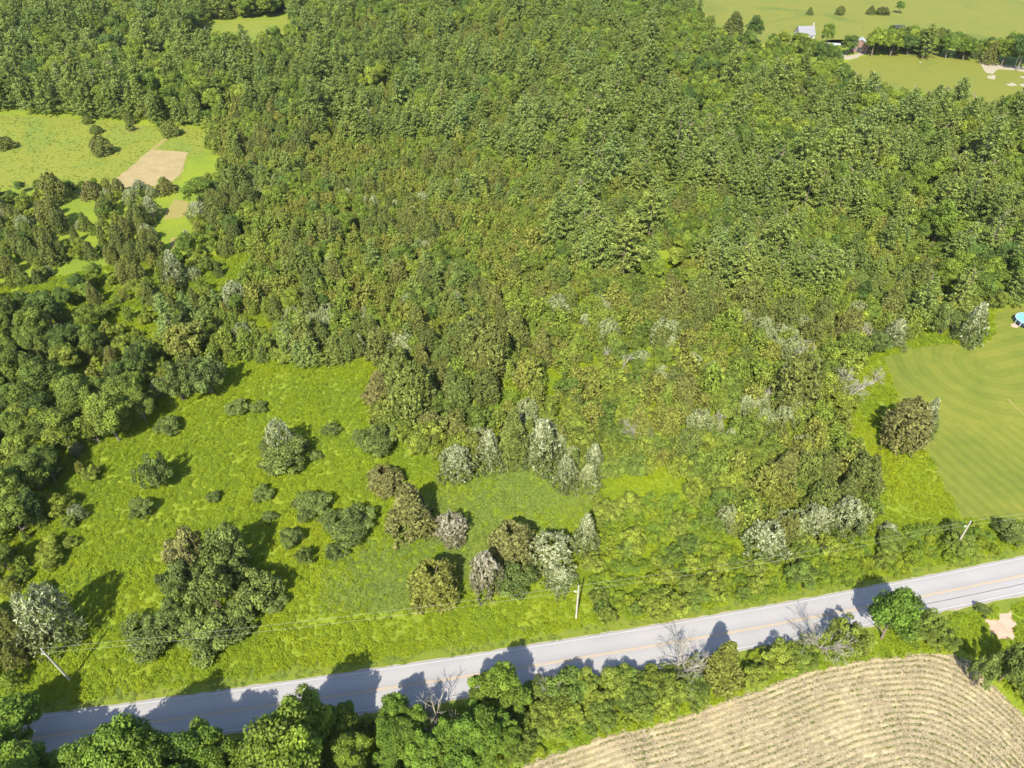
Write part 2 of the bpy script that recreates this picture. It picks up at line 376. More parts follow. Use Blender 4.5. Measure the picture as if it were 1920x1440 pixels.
# crop field with curved rows: low ridges of straw, rows of seedlings
CROP = [(700, 1560), (900, 1468), (987, 1434), (1140, 1378), (1280, 1343), (1407, 1300), (1520, 1257), (1613, 1237), (1713, 1229), (1790, 1230), (1815, 1240), (1847, 1273), (1880, 1307), (1920, 1343), (2080, 1500), (2100, 1650), (700, 1650)]
crop_g = outline(CROP, .25, .8, 9)
P, q = clip_grid(crop_g, .22)
top_pl = gpoly(CROP[:10]); rt_pl = gpoly(CROP[10:15])
def pl_dist(P, pl): return np.min([seg_dist(P, pl[i], pl[i + 1]) for i in range(len(pl) - 1)], 0)
def crop_s(P):
    a, b = pl_dist(P, top_pl), pl_dist(P, rt_pl); k = 7.0
    h = np.clip(.5 + .5 * (b - a) / k, 0, 1); return b * (1 - h) + a * h - k * h * (1 - h) + 2.0
ROW = .82
S = crop_s(P)
wv = np.array([n2(x, y, 6, 1.3) for x, y in P]); S = S + .15 * wv
fine_ = np.array([n2(x, y, .45, 5.3) for x, y in P])
z = .03 + .022 * (1 + np.cos(2 * math.pi * S / ROW)) + .035 * fine_
m, t, p = new_mat('straw_and_soil')
sa = nd(t, 'ShaderNodeAttribute', attribute_name='row').outputs['Fac']
cs = math_(t, 'COSINE', math_(t, 'MULTIPLY', sa, 2 * math.pi / ROW))
nb = noise_(t, .18, 4, .65); nf = noise_(t, 5.0, 3, .8)
f = math_(t, 'ADD', math_(t, 'MULTIPLY', cs, .085), math_(t, 'ADD', math_(t, 'MULTIPLY', nb, .5), math_(t, 'MULTIPLY', nf, .5)))
t.links.new(ramp(t, f, [(.30, (.150, .142, .055)), (.42, (.255, .218, .110)), (.54, (.360, .300, .172)), (.70, (.44, .375, .235))]), p.inputs['Base Color'])
me = mesh_np('crop_field', np.column_stack([P, z]), q, m); point_attr(me, 'row', S)
tag(link('crop_field', me), kind='structure')

# ------------------------------------------------------------------ plants: leaf makers
def unit(v): return v / (np.linalg.norm(v, axis=1)[:, None] + 1e-9)
def leaves(cen, nrm, axis, Ls, Ws, bend=.12):
    """kite shaped leaves or sprays -> V, F"""
    a = axis - nrm * np.sum(axis * nrm, 1)[:, None]; a = unit(a + 1e-6); b = np.cross(nrm, a)
    L = Ls[:, None]; W = Ws[:, None]
    v0 = cen - a * L * .5; v2 = cen + a * L * .5 - nrm * L * bend
    v1 = cen + b * W * .5 + a * L * .06 + nrm * L * bend * .4; v3 = cen - b * W * .5 + a * L * .06 + nrm * L * bend * .4
    V = np.stack([v0, v1, v2, v3], 1).reshape(-1, 3)
    return V, np.arange(len(V)).reshape(-1, 4)
def rdir(g, n): return unit(g.normal(size=(n, 3)))
class Plant:
    def __init__(self, seed): self.g = np.random.default_rng(seed); self.V = []; self.T = []
    def add(self, cen, nrm, axis, L, W, tint, bend=.12):
        V, _ = leaves(cen, nrm, axis, L, W, bend); self.V.append(V); self.T.append(np.clip(tint, 0, 1))
    def mesh(self, name, mat):
        V = np.concatenate(self.V); return mesh_np(name, V, np.arange(len(V)).reshape(-1, 4), mat, np.concatenate(self.T))

def lobe_crown(seed, r, z0, z1, nl, lr, per, leaf, flat=1.0, tight=.75, inner=.15):
    """rounded crown of leaf heads; r radius, z0..z1"""
    p = Plant(seed); g = p.g; zc = z0 * .42 + z1 * .58; hz = (z1 - z0) * .5
    cs = []
    tries = 0
    while len(cs) < nl and tries < 4000:
        tries += 1
        d = g.normal(size=3); d /= np.linalg.norm(d)
        if d[2] < -.55: continue
        rad = g.uniform(tight * .82, 1.0) if g.random() > inner else g.uniform(.2, .6)
        irr = 1 + .22 * math.sin(3 * math.atan2(d[1], d[0]) + seed) + .12 * math.sin(5 * math.atan2(d[1], d[0]) + 2 * seed)
        c = np.array([d[0] * (r - lr) * rad * irr, d[1] * (r - lr) * rad * irr, zc + d[2] * (hz - lr * .5) * rad * flat])
        if all(np.linalg.norm(c - k) > lr * .75 for k in cs) or tries > 2500: cs.append(c)
    ctr = np.array([0, 0, zc - hz * .35])
    for c in cs:
        s = lr * g.uniform(.7, 1.25); n = int(per * (s / lr) ** 2)
        d = rdir(g, n * 3); out = (c - ctr) / (np.linalg.norm(c - ctr) + 1e-6)
        d = d[(d @ out > -.45) & (d[:, 2] > -.75)][:n]; n = len(d)
        cen = c + d * (s * (g.uniform(.5, 1.18, n) ** .7))[:, None] * np.array([1, 1, .85])
        nrm = unit(d * .75 + rdir(g, n) * .6 + np.array([0, -.12, .45]))
        p.add(cen, nrm, rdir(g, n), leaf * g.uniform(.7, 1.3, n), leaf * g.uniform(.55, .95, n), .5 + g.normal(0, .17) + g.normal(0, .2, n))
    return p
def pine_crown(seed, h, r, gap=.85):
    p = Plant(seed); g = p.g; z = h * .16
    while z < h * .97:
        u = (z / h - .16) / .84
        rr = r * (1 - u ** 1.25) ** .95 * g.uniform(.75, 1.12) + .2; nb = int(g.integers(5, 8)); a0 = g.uniform(0, 6.3)
        for k in range(nb):
            a = a0 + 6.283 * k / nb + g.normal(0, .22); L = rr * g.uniform(.65, 1.12); up = .12 + .55 * u + g.normal(0, .07)
            n = max(3, int(L / .24)); s = np.linspace(.28, 1.0, n) * L + g.normal(0, .08, n)
            wob = g.normal(0, .16, n) * (s / L)
            x = s * math.cos(a) - wob * math.sin(a) * L * .5; y = s * math.sin(a) + wob * math.cos(a) * L * .5
            zz = z + up * s - .05 * s * s / max(L, .5) + g.normal(0, .06, n)
            for rep in range(4):
                ang = a + g.normal(0, .75, n); ax = np.stack([np.cos(ang), np.sin(ang), .35 + g.normal(0, .25, n)], 1)
                nr = unit(np.stack([g.normal(0, .38, n), g.normal(0, .38, n), np.ones(n)], 1))
                cen = np.stack([x, y, zz], 1) + g.normal(0, .13, (n, 3))
                p.add(cen, nr, ax, g.uniform(.4, .75, n), g.uniform(.17, .32, n), .45 + .12 * (s / L) + g.normal(0, .2, n))
        z += gap * g.uniform(.75, 1.15) * (1 - .38 * u)
    return p
def spray_crown(seed, h, r, n, k, L, W, shape='egg', z0=.05, up=.7, ragged=.2, tip=0.0, spread=.5):
    """juniper-like or silver-leaved crown: bunches of sprays pointing out and up"""
    p = Plant(seed); g = p.g
    ph = g.uniform(0, 6.3, 6)
    u = g.uniform(0, 1, n) ** .85; a = g.uniform(0, 6.283, n)
    if shape == 'egg': prof = np.sin(np.pi * np.clip(.12 + .88 * (1 - u), 0, 1) ** .75 * .62) 
    elif shape == 'cone': prof = (1 - u) ** .8 + .05
    else: prof = np.sqrt(np.clip(1 - u ** 2.2, 0, 1)) + .03
    irr = 1 + ragged * (np.sin(3 * a + ph[0] + 4 * u) * .6 + np.sin(5 * a + ph[1] - 6 * u) * .5 + np.sin(9 * a + ph[2] + 9 * u) * .4)
    deep = g.uniform(.62, 1.0, n) ** .6
    rad = r * prof * irr * deep
    base = np.stack([rad * np.cos(a), rad * np.sin(a), h * (z0 + (1 - z0) * u) * (1 + .06 * np.sin(4 * a + ph[3]))], 1)
    out = np.stack([np.cos(a), np.sin(a), np.zeros(n)], 1)
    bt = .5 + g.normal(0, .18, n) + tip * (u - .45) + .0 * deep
    for _ in range(k):
        d = unit(out * (1 - .5 * u[:, None]) + np.array([0, 0, up]) * (1 + .6 * u[:, None]) + g.normal(0, spread, (n, 3)))
        ln = L * g.uniform(.6, 1.35, n)
        nr = unit(np.cross(d, rdir(g, n)) + out * .45 + np.array([0, 0, .45]))
        p.add(base + d * (ln * .45)[:, None] + g.normal(0, L * .12, (n, 3)), nr, d, ln, W * g.uniform(.7, 1.3, n), bt + g.normal(0, .2, n), .05)
    return p
def stem_mesh(name, h, r, seed, mat, limbs=5, reach=.5, top=.75, multi=1):
    g = np.random.default_rng(seed); segs = []
    for s in range(multi):
        lean = g.normal(0, .05 if multi == 1 else .25, 2); pts = [np.array([g.normal(0, .1) * (multi > 1), g.normal(0, .1) * (multi > 1), -.15])]
        n = 5
        for i in range(1, n + 1):
            z = h * top * i / n; pts.append(np.array([pts[0][0] + lean[0] * z + g.normal(0, .04), pts[0][1] + lean[1] * z + g.normal(0, .04), z]))
        for i in range(n): segs.append((pts[i], pts[i + 1], r * (1 - .8 * i / n), r * (1 - .8 * (i + 1) / n)))
        for k in range(limbs):
            i = int(g.integers(1, n + 1)); a = g.uniform(0, 6.283); L = reach * g.uniform(.6, 1)
            e = pts[i] + np.array([math.cos(a) * L, math.sin(a) * L, L * g.uniform(.4, 1)]); segs.append((pts[i], e, r * .4, r * .1))
    V, Fq = tubes_np(segs, 5); return mesh_np(name, V, Fq, mat, smooth=True)
def dead_mesh(name, seed, h, spread, stems=3, twigs=5, mat=None, depth=4):
    g = np.random.default_rng(seed); segs = []
    def grow(p, d, L, r, lev):
        n = 3; q = p
        for i in range(n):
            d2 = d + g.normal(0, .13, 3); d2[2] += .03; d2 /= np.linalg.norm(d2); e = q + d2 * L / n
            segs.append((q, e, r * (1 - .25 * i / n), r * (1 - .25 * (i + 1) / n)))
            if lev > 0 and i > 0:
                for _ in range(int(g.integers(1, 3))):
                    b = d2 + g.normal(0, .55, 3); b /= np.linalg.norm(b); grow(e, b, L * g.uniform(.45, .7), r * .5, lev - 1)
            q, d = e, d2
        if lev > 0:
            for _ in range(2):
                b = d + g.normal(0, .38, 3); b /= np.linalg.norm(b); grow(q, b, L * g.uniform(.5, .75), r * .6, lev - 1)
    for s in range(stems):
        a = 6.283 * s / stems + g.normal(0, .4); d = np.array([math.cos(a) * spread, math.sin(a) * spread, 1.0]); d /= np.linalg.norm(d)
        grow(np.array([.12 * math.cos(a), .12 * math.sin(a), -.1]), d, h * g.uniform(.42, .55), .11 * h / 7, depth - 1)
    V, Fq = tubes_np(segs, 3); V[:, 2] = np.maximum(V[:, 2], -.1)
    sc = h / V[:, 2].max(); V *= sc
    return mesh_np(name, V, Fq, mat or M['deadwood'])

# one set of variants of each kind: (foliage mesh, stem mesh, width, height)
VAR = {}
def reg(kind, p, name, mat, w_, h_, stem): VAR.setdefault(kind, []).append((p.mesh(name, mat), stem, w_, h_))
for i in range(6):
    reg('leafy', lobe_crown(100 + i, 3.7, 1.2, 9.5, 46 + 3 * i, .92, 150, .34, 1.0, .72, .2), 'crown', M['leafy'], 7.2, 9.6, stem_mesh('trunk', 9, .22, i, M['bark'], 7, 2.2))
for i in range(6):
    reg('ash', lobe_crown(140 + i, 3.8, 2.4, 11.5, 52 + 3 * i, .86, 170, .32, 1.0, .74, .2), 'crown', M['ash'], 7.4, 11.6, stem_mesh('trunk', 11, .26, 40 + i, M['bark'], 8, 2.2))
for i in range(6):
    reg('pine', pine_crown(200 + i, 11.5, 3.3 + .15 * i), 'crown', M['pine'], 6.9, 11.6, stem_mesh('trunk', 11.5, .22, 60 + i, M['bark'], 8, 1.6, .95))
for i in range(6):
    reg('cedar', spray_crown(300 + i, 6.0, 2.0, 1000, 5, .42, .17, 'egg' if i % 2 else 'cone', .03, .8, .25), 'crown', M['cedar'], 4.2, 6.2, stem_mesh('trunk', 6, .14, 80 + i, M['bark'], 6, 1.0, .85))
for i in range(6):
    reg('shrub', lobe_crown(400 + i, 2.3, -.3, 3.3, 46 + i, .46, 110, .20, 1.0, .78, .2), 'foliage', M['shrub'], 4.3, 3.3, stem_mesh('stem', 3, .07, 90 + i, M['bark'], 4, .9, .7, 4))
for i in range(6):
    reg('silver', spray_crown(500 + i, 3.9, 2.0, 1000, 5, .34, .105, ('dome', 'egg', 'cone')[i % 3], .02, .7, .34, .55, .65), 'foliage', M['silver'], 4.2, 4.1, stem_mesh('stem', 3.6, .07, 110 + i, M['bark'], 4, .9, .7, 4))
for i in range(8):
    reg('sapling', spray_crown(600 + i, 3.8, 1.2, 330, 5, .38, .17, ('dome', 'egg', 'cone')[i % 3], .02, .85, .45, 0, .7), 'foliage', M['sapling'], 2.5, 4.0, stem_mesh('stem', 3.6, .05, 130 + i, M['bark'], 3, .6, .8, 2))
for i in range(6):
    reg('bramble', lobe_crown(700 + i, 1.75, -.5, 1.6, 30, .44, 80, .22, 1.0, .75, .2), 'foliage', M['bramble'], 3.1, 1.7, stem_mesh('stem', 1.5, .04, 150 + i, M['bark'], 3, .6, .7, 4))
def weed_clump(seed, h, r, n, L, W):
    p = Plant(seed); g = p.g; a = g.uniform(0, 6.283, n); rr = r * np.sqrt(g.uniform(0, 1, n))
    top = h * np.sqrt(np.clip(1 - (rr / r) ** 2 * .8, 0, 1)) * g.uniform(.55, 1.1, n)
    cen = np.stack([rr * np.cos(a), rr * np.sin(a), top], 1)
    d = unit(np.stack([np.cos(a) * .5, np.sin(a) * .5, np.full(n, .6)], 1) + g.normal(0, .4, (n, 3)))
    nr = unit(rdir(g, n) * .6 + np.array([0, -.15, .95])); p.add(cen, nr, d, L * g.uniform(.7, 1.3, n), W * g.uniform(.7, 1.3, n), .5 + g.normal(0, .22, n))
    return p
WEEDS = [weed_clump(800 + i, .34, .58, 110, .24, .13).mesh('weed_clump', M['weed']) for i in range(4)]
TUFTS = [weed_clump(820 + i, .30, .5, 46, .34, .07).mesh('grass_tuft', M['grassblade']) for i in range(3)]
SEEDL = [weed_clump(840 + i, .20, .14, 9, .20, .09).mesh('seedling', M['seedling']) for i in range(3)]

NAME = dict(leafy=('leafy_tree', 'tree'), ash=('ash_tree', 'tree'), pine=('pine_tree', 'tree'), cedar=('cedar_tree', 'tree'), shrub=('shrub', 'shrub'), silver=('silvery_shrub', 'shrub'), sapling=('sapling', 'sapling'), bramble=('bramble_bush', 'bush'))
PART = dict(leafy=('crown', 'trunk'), ash=('crown', 'trunk'), pine=('crown', 'trunk'), cedar=('crown', 'trunk'), shrub=('foliage', 'stem'), silver=('foliage', 'stem'), sapling=('foliage', 'stem'), bramble=('foliage', 'stem'))
_alt = {}
def plant(kind, v, loc, rz, sx, sz, label, group=None, mat=None):
    fol, stem, w_, h_ = VAR[kind][v % len(VAR[kind])]
    o = empty(NAME[kind][0], loc, label, NAME[kind][1], group, rz); o.scale = (sx, sx, sz)
    if mat:
        key = (fol.name, mat)
        if key not in _alt:
            c = fol.copy(); c.materials.clear(); c.materials.append(M[mat]); _alt[key] = c
        fol = _alt[key]
    link(PART[kind][0], fol, o); link(PART[kind][1], stem, o)
    return o
TAKEN = []           # (x, y, radius) of plants placed one by one
def plant_box(kind, bx, label, mat=None, v=None, hk=None, group=None):
    """one plant whose crown fills the box bx (x0, y0, x1, y1) of the photograph"""
    x0, y0, x1, y1 = bx; xc, yc = (x0 + x1) / 2, (y0 + y1) / 2
    h = 3.0
    for _ in range(6):
        c, d = at(xc, yc, h / 2); dep = math.atan2(CAM_H - h / 2, c.y)
        wd = (x1 - x0) * d / F; E = (y1 - y0) * d / F
        h = math.sqrt(max(E * E - (wd * math.sin(dep)) ** 2, 0)) / math.cos(dep) if hk is None else hk * wd
        h = min(max(h, .5 * wd), 2.0 * wd)
    v = random.randrange(6) if v is None else v
    _, _, w_, h_ = VAR[kind][v % len(VAR[kind])]
    TAKEN.append((c.x, c.y, wd / 2))
    return plant(kind, v, (c.x, c.y, 0), random.uniform(0, 6.28), wd / w_ * (.86 if kind == 'silver' else .95), h / h_ * .95, label, group, mat)

# ------------------------------------------------------------------ plants that stand out, one by one
for row in [
    ('shrub', (256, 848, 322, 922), 'round dark green shrub alone at the western edge of the meadow'),
    ('shrub', (287, 780, 342, 815), 'small grey-green shrub just below the edge of the dense western wood'),
    ('shrub', (298, 676, 368, 757), 'broad olive shrub, west half of the mound at the head of the meadow'),
    ('shrub', (345, 660, 426, 748), 'broad green shrub, east half of the mound at the head of the meadow'),
    ('shrub', (305, 600, 392, 682), 'domed orange-olive shrub above the big green mound', 'cedar_orange'),
    ('shrub', (478, 822, 585, 892), 'dark green shrub with a silvery top behind it in mid meadow'),
    ('silver', (492, 784, 552, 862), 'silver-tipped pointed shrub rising behind a dark green bush in mid meadow'),
    ('shrub', (420, 752, 470, 776), 'low brownish shrub lying flat in the upper meadow'),
    ('shrub', (466, 752, 502, 774), 'small low shrub at the east end of a flat brown one'),
    ('shrub', (602, 790, 640, 818), 'small green shrub alone in the upper meadow'),
    ('shrub', (664, 790, 746, 858), 'dark green shrub with a deep shadow at the east side of the upper meadow'),
    ('shrub', (577, 845, 606, 865), 'tiny dark shrub east of the silver-tipped one'),
    ('cedar', (688, 868, 752, 926), 'smaller of the two brown cedars side by side in mid meadow', 'cedar_brown'),
    ('cedar', (718, 896, 816, 1006), 'larger of the two brown cedars side by side in mid meadow', 'cedar_brown'),
    ('silver', (814, 955, 880, 1022), 'pinkish grey twiggy shrub alone on the smooth green patch', 'grey'),
    ('cedar', (768, 1044, 862, 1138), 'olive cedar with an orange top above the roadside wires', 'cedar_orange'),
    ('silver', (874, 1028, 946, 1116), 'grey half-bare shrub at the west end of the roadside clump', 'grey'),
    ('cedar', (918, 974, 1004, 1064), 'tan-brown cedar at the back of the roadside clump', 'cedar_brown'),
    ('silver', (984, 988, 1082, 1080), 'pale silver-green shrub in the middle of the roadside clump'),
    ('silver', (1068, 956, 1130, 1040), 'spiky silver shrub just behind the middle utility pole'),
    ('shrub', (920, 1050, 1010, 1130), 'green shrub in front of the grey half-bare one'),
    ('silver', (1010, 1050, 1090, 1110), 'low silvery shrub at the foot of the roadside clump'),
    ('shrub', (548, 918, 626, 976), 'grey-green shrub west of the brown cedars'),
    ('shrub', (604, 944, 704, 1022), 'broad leafy green mound just west of the larger brown cedar'),
    ('shrub', (470, 910, 515, 940), 'low grey shrub in the middle of the yellow meadow'),
    ('shrub', (385, 918, 416, 945), 'little dark shrub in the western meadow'),
    ('shrub', (488, 958, 520, 980), 'faint low shrub below a low grey one'),
    ('shrub', (520, 985, 570, 1032), 'dark shrub north of a smaller round one in the lower meadow'),
    ('shrub', (553, 1024, 588, 1062), 'small round dark shrub in the lower meadow'),
    ('shrub', (606, 1018, 652, 1050), 'low shrub below the broad leafy green mound'),
    ('shrub', (306, 990, 396, 1092), 'brown-tinged shrub at the top of the big dark thicket', 'cedar_brown'),
    ('shrub', (376, 978, 472, 1086), 'tall dark green shrub at the top of the big dark thicket'),
    ('shrub', (432, 1060, 528, 1152), 'round dark green shrub on the east side of the big dark thicket'),
    ('shrub', (350, 1062, 446, 1166), 'green shrub in the heart of the big dark thicket'),
    ('shrub', (226, 1140, 338, 1236), 'spreading shrub at the foot of the big dark thicket'),
    ('shrub', (330, 1142, 452, 1240), 'shrub under the wires at the foot of the big dark thicket'),
    ('shrub', (296, 1050, 372, 1136), 'dark shrub on the west flank of the big dark thicket'),
    ('shrub', (400, 1120, 484, 1196), 'dark shrub on the south-east flank of the big dark thicket'),
    ('shrub', (330, 1016, 424, 1106), 'dark shrub between the brown-tinged one and the tall one in the thicket'),
    ('shrub', (286, 1120, 366, 1196), 'dark shrub joining the thicket to its spreading foot'),
    ('shrub', (396, 1030, 470, 1110), 'dark shrub just below the tallest shrub of the thicket'),
    ('shrub', (488, 1106, 542, 1150), 'outlying shrub at the east edge of the big dark thicket'),
    ('silver', (32, 1092, 140, 1218), 'tall silver-leaved shrub casting a long shadow behind the western utility pole'),
    ('cedar', (24, 1170, 84, 1226), 'brown cedar at the foot of the tall silver-leaved shrub', 'cedar_brown'),
    ('shrub', (240, 930, 290, 975), 'low shrub at the edge of the western wood below a round dark one'),
    ('silver', (820, 828, 892, 904), 'first silver shrub from the west along the top of the smooth green patch'),
    ('silver', (882, 798, 952, 884), 'pointed silver shrub second along the top of the smooth green patch'),
    ('silver', (972, 776, 1062, 884), 'largest silver shrub, above the yellow part of the green patch'),
    ('silver', (1038, 848, 1084, 926), 'narrow silver shrub on the east rim of the green patch'),
    ('silver', (1086, 826, 1142, 892), 'silver shrub behind the narrow one on the east rim of the green patch'),
    ('shrub', (840, 760, 900, 806), 'dark bluish shrub behind the row of silver shrubs'),
    ('cedar', (764, 760, 850, 826), 'wide brown cedar behind the row of silver shrubs', 'cedar_brown'),
    ('cedar', (678, 690, 742, 756), 'brown cedar at the north-east corner of the upper meadow', 'cedar_brown'),
    ('cedar', (1662, 744, 1744, 842), 'lone brown cedar at the edge of the mown lawn', 'cedar_brown'),
    ('silver', (1716, 742, 1766, 822), 'silver shrub grown into the east side of the lone lawn cedar'),
    ('silver', (1796, 562, 1862, 644), 'silver-grey bush standing on the lawn edge nearest the pool'),
    ('shrub', (1744, 568, 1802, 630), 'dark green shrub beside the silver-grey bush on the lawn edge'),
    ('shrub', (1618, 618, 1672, 668), 'dark green shrub at the north-west tip of the lawn'),
    ('silver', (1650, 592, 1712, 650), 'white-tipped shrub behind the dark one at the tip of the lawn'),
    ('silver', (1498, 940, 1568, 1008), 'grey-silver shrub above the verge, western of a touching pair'),
    ('silver', (1552, 926, 1626, 1008), 'bright silver shrub above the verge, eastern of a touching pair'),
    ('silver', (1394, 968, 1482, 1050), 'olive-silver shrub west of the touching silver pair'),
    ('ash', (-40, 1296, 84, 1420), 'big leafy tree hiding the western end of the road'),
    ('leafy', (1628, 1098, 1726, 1214), 'lush round green tree hard against the south edge of the road', 'ash'),
    ('cedar', (1318, 1194, 1402, 1292), 'orange-brown cedar between the two bare trees south of the road', 'cedar_orange'),
    ('cedar', (168, 254, 206, 290), 'dark lone cedar in the hay field'),
    ('cedar', (168, 234, 190, 250), 'small cedar at the far side of the hay field'),
    ('cedar', (154, 218, 172, 232), 'tiny cedar on the far rim of the hay field'),
    ('cedar', (-8, 256, 26, 279), 'cedar at the western picture edge in the hay field'),
    ('cedar', (300, 226, 334, 255), 'dark cedar at the far end of the mown path'),
    ('shrub', (234, 230, 252, 246), 'faint low shrub in the far part of the hay field'),
    ('cedar', (78, 324, 120, 380), 'tall dark cedar at the near edge of the hay field'),
    ('cedar', (72, 372, 116, 426), 'dark cedar below the tall one near the hay field'),
    ('cedar', (148, 338, 190, 372), 'brown cedar on the near edge of the hay field', 'cedar_brown'),
    ('silver', (240, 334, 280, 362), 'grey shrub at the near corner of the tan soil patch'),
    ('cedar', (286, 330, 330, 362), 'dark cedar in front of the tan soil patch'),
    ('leafy', (338, 330, 402, 388), 'round dark green tree beside the tan soil patch'),
    ('silver', (346, 376, 392, 410), 'grey shrub beside the small dry grass patch'),
    ('silver', (258, 366, 304, 410), 'blue-grey shrub west of the small dry grass patch'),
    ('silver', (296, 466, 352, 536), 'tall grey-silver shrub beside the grassy track'),
    ('silver', (412, 526, 464, 580), 'bright silver round shrub above the upper meadow'),
    ('cedar', (1512, 14, 1527, 27), 'westernmost small dark bush in the big far field'),
    ('cedar', (1568, 12, 1585, 27), 'second small dark bush from the west in the big far field'),
    ('cedar', (1624, 11, 1644, 26), 'dark bush, west of a touching pair in the big far field'),
    ('cedar', (1643, 14, 1668, 26), 'dark bush, east of a touching pair in the big far field'),
    ('leafy', (1679, 2, 1698, 24), 'small upright tree in the big far field'),
    ('leafy', (1452, 58, 1486, 96), 'dark tree in front of the west end of the grey-roofed farmhouse'),
    ('leafy', (1482, 62, 1524, 98), 'leafy tree in front of the grey-roofed farmhouse'),
    ('leafy', (1538, 44, 1566, 86), 'upright tree between the farmhouse and the barn'),
    ('leafy', (1574, 66, 1610, 102), 'dark tree in front of the red barn'),
    ('leafy', (1622, 52, 1662, 104), 'tree just east of the red barn'),
    ('leafy', (1656, 56, 1696, 104), 'tree in front of the dark shed'),
    ('leafy', (1688, 66, 1726, 102), 'low tree west of the tall conifer in the farm tree row'),
    ('pine', (1718, 44, 1764, 106), 'tall dark conifer standing above the farm tree row'),
    ('leafy', (1762, 62, 1800, 108), 'tree just east of the tall conifer in the farm tree row'),
    ('leafy', (1794, 68, 1834, 112), 'easternmost tree of the farm row before the dirt drive'),
    ('cedar', (1844, 78, 1878, 118), 'brown-green tree on the far side of the dirt drive'),
    ('leafy', (1870, 72, 1906, 122), 'dark tree behind the far utility pole'),
    ('leafy', (1900, 56, 1946, 130), 'big dark tree at the picture edge by the dirt drive'),
    ('cedar', (1350, 24, 1402, 72), 'brown-green tree at the wood corner beside the big far field'),
    ('leafy', (1398, 30, 1432, 80), 'green tree at the wood corner nearest the farmhouse'),
    ('leafy', (1640, 1000, 1700, 1034), 'shrubby green tree on the road bank west of the eastern pole', 'shrub'),
    ('shrub', (1872, 972, 1930, 1024), 'dark shrub on the road bank at the eastern picture edge'),
    ('silver', (1644, 974, 1694, 1010), 'silvery bush above the road bank west of the eastern pole'),
    ('shrub', (1820, 1220, 1870, 1300), 'grey-green bush below the sand patch'),
    ('shrub', (1870, 1204, 1930, 1290), 'dark green bush against the lower edge of the sand patch'),
    ('shrub', (1826, 1128, 1858, 1156), 'dark little shrub on the west lip of the sand patch'),
]:
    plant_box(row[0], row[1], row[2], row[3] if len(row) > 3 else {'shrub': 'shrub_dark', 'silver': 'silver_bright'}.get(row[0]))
# ------------------------------------------------------------------ dead trees
def dead(px, py, h, spread, label, seed, stems=3, rz=0.0):
    c = pt(px, py); o = empty('dead_tree', c, label, 'tree', None, rz)
    link('branches', dead_mesh('branches', seed, h, spread, stems), o)
    g = np.random.default_rng(seed)
    V, Fq = tubes_np([((0, 0, -.2), (0, 0, .25), .16, .14), ((0, 0, .25), (.05, .02, .9), .14, .05)], 7)
    link('stump', mesh_np('stump', V, Fq, M['deadwood'], smooth=True), o)
    TAKEN.append((c.x, c.y, 1.0))
dead(1280, 1262, 7.5, .55, 'bare grey tree standing in front of the road centre line', 1, 6)
dead(1537, 1216, 6.0, .8, 'bare spreading tree west of the lush round roadside tree', 2, 7)
dead(1598, 652, 7.0, .55, 'bleached leaning bare tree beside the tip of the lawn', 3, 3)
dead(1578, 752, 7.5, .45, 'bare grey tree at the edge of the grass strip by the lawn', 4, 4)
dead(1502, 684, 7.0, .5, 'thin bare tree in the scrub west of the lawn tip', 5, 3)
dead(1424, 762, 6.0, .4, 'bare stems in a dark gap of the eastern scrub', 6, 3)
dead(1332, 806, 5.0, .6, 'bare bush in the middle of the eastern scrub', 7, 4)
dead(1196, 826, 5.5, .6, 'bare V-shaped tree behind the silver shrubs', 8, 3)
dead(1160, 700, 5.5, .7, 'leaning bare snag among green bushes in mid scrub', 9, 2)
dead(1640, 716, 3.4, .4, 'faint bare bush on the grass strip by the lawn', 10, 5)
dead(1092, 370, 7.0, .5, 'bare grey tree among the pines', 11, 3)
dead(1868, 436, 8.0, .2, 'bare trunk leaning in a dark gap of the eastern pines', 12, 2)
dead(1792, 330, 8.0, .2, 'pale bare trunk high in the eastern pines', 13, 2)
dead(560, 1435, 6.0, .5, 'bare twiggy tree among the leafy trees south of the road', 14, 4)
dead(826, 1392, 8.5, .5, 'bare-topped tree rising from the leafy row south of the road', 15, 4)
dead(1036, 1306, 4.2, .4, 'small bare tree against the road at the end of the leafy row', 16, 3)

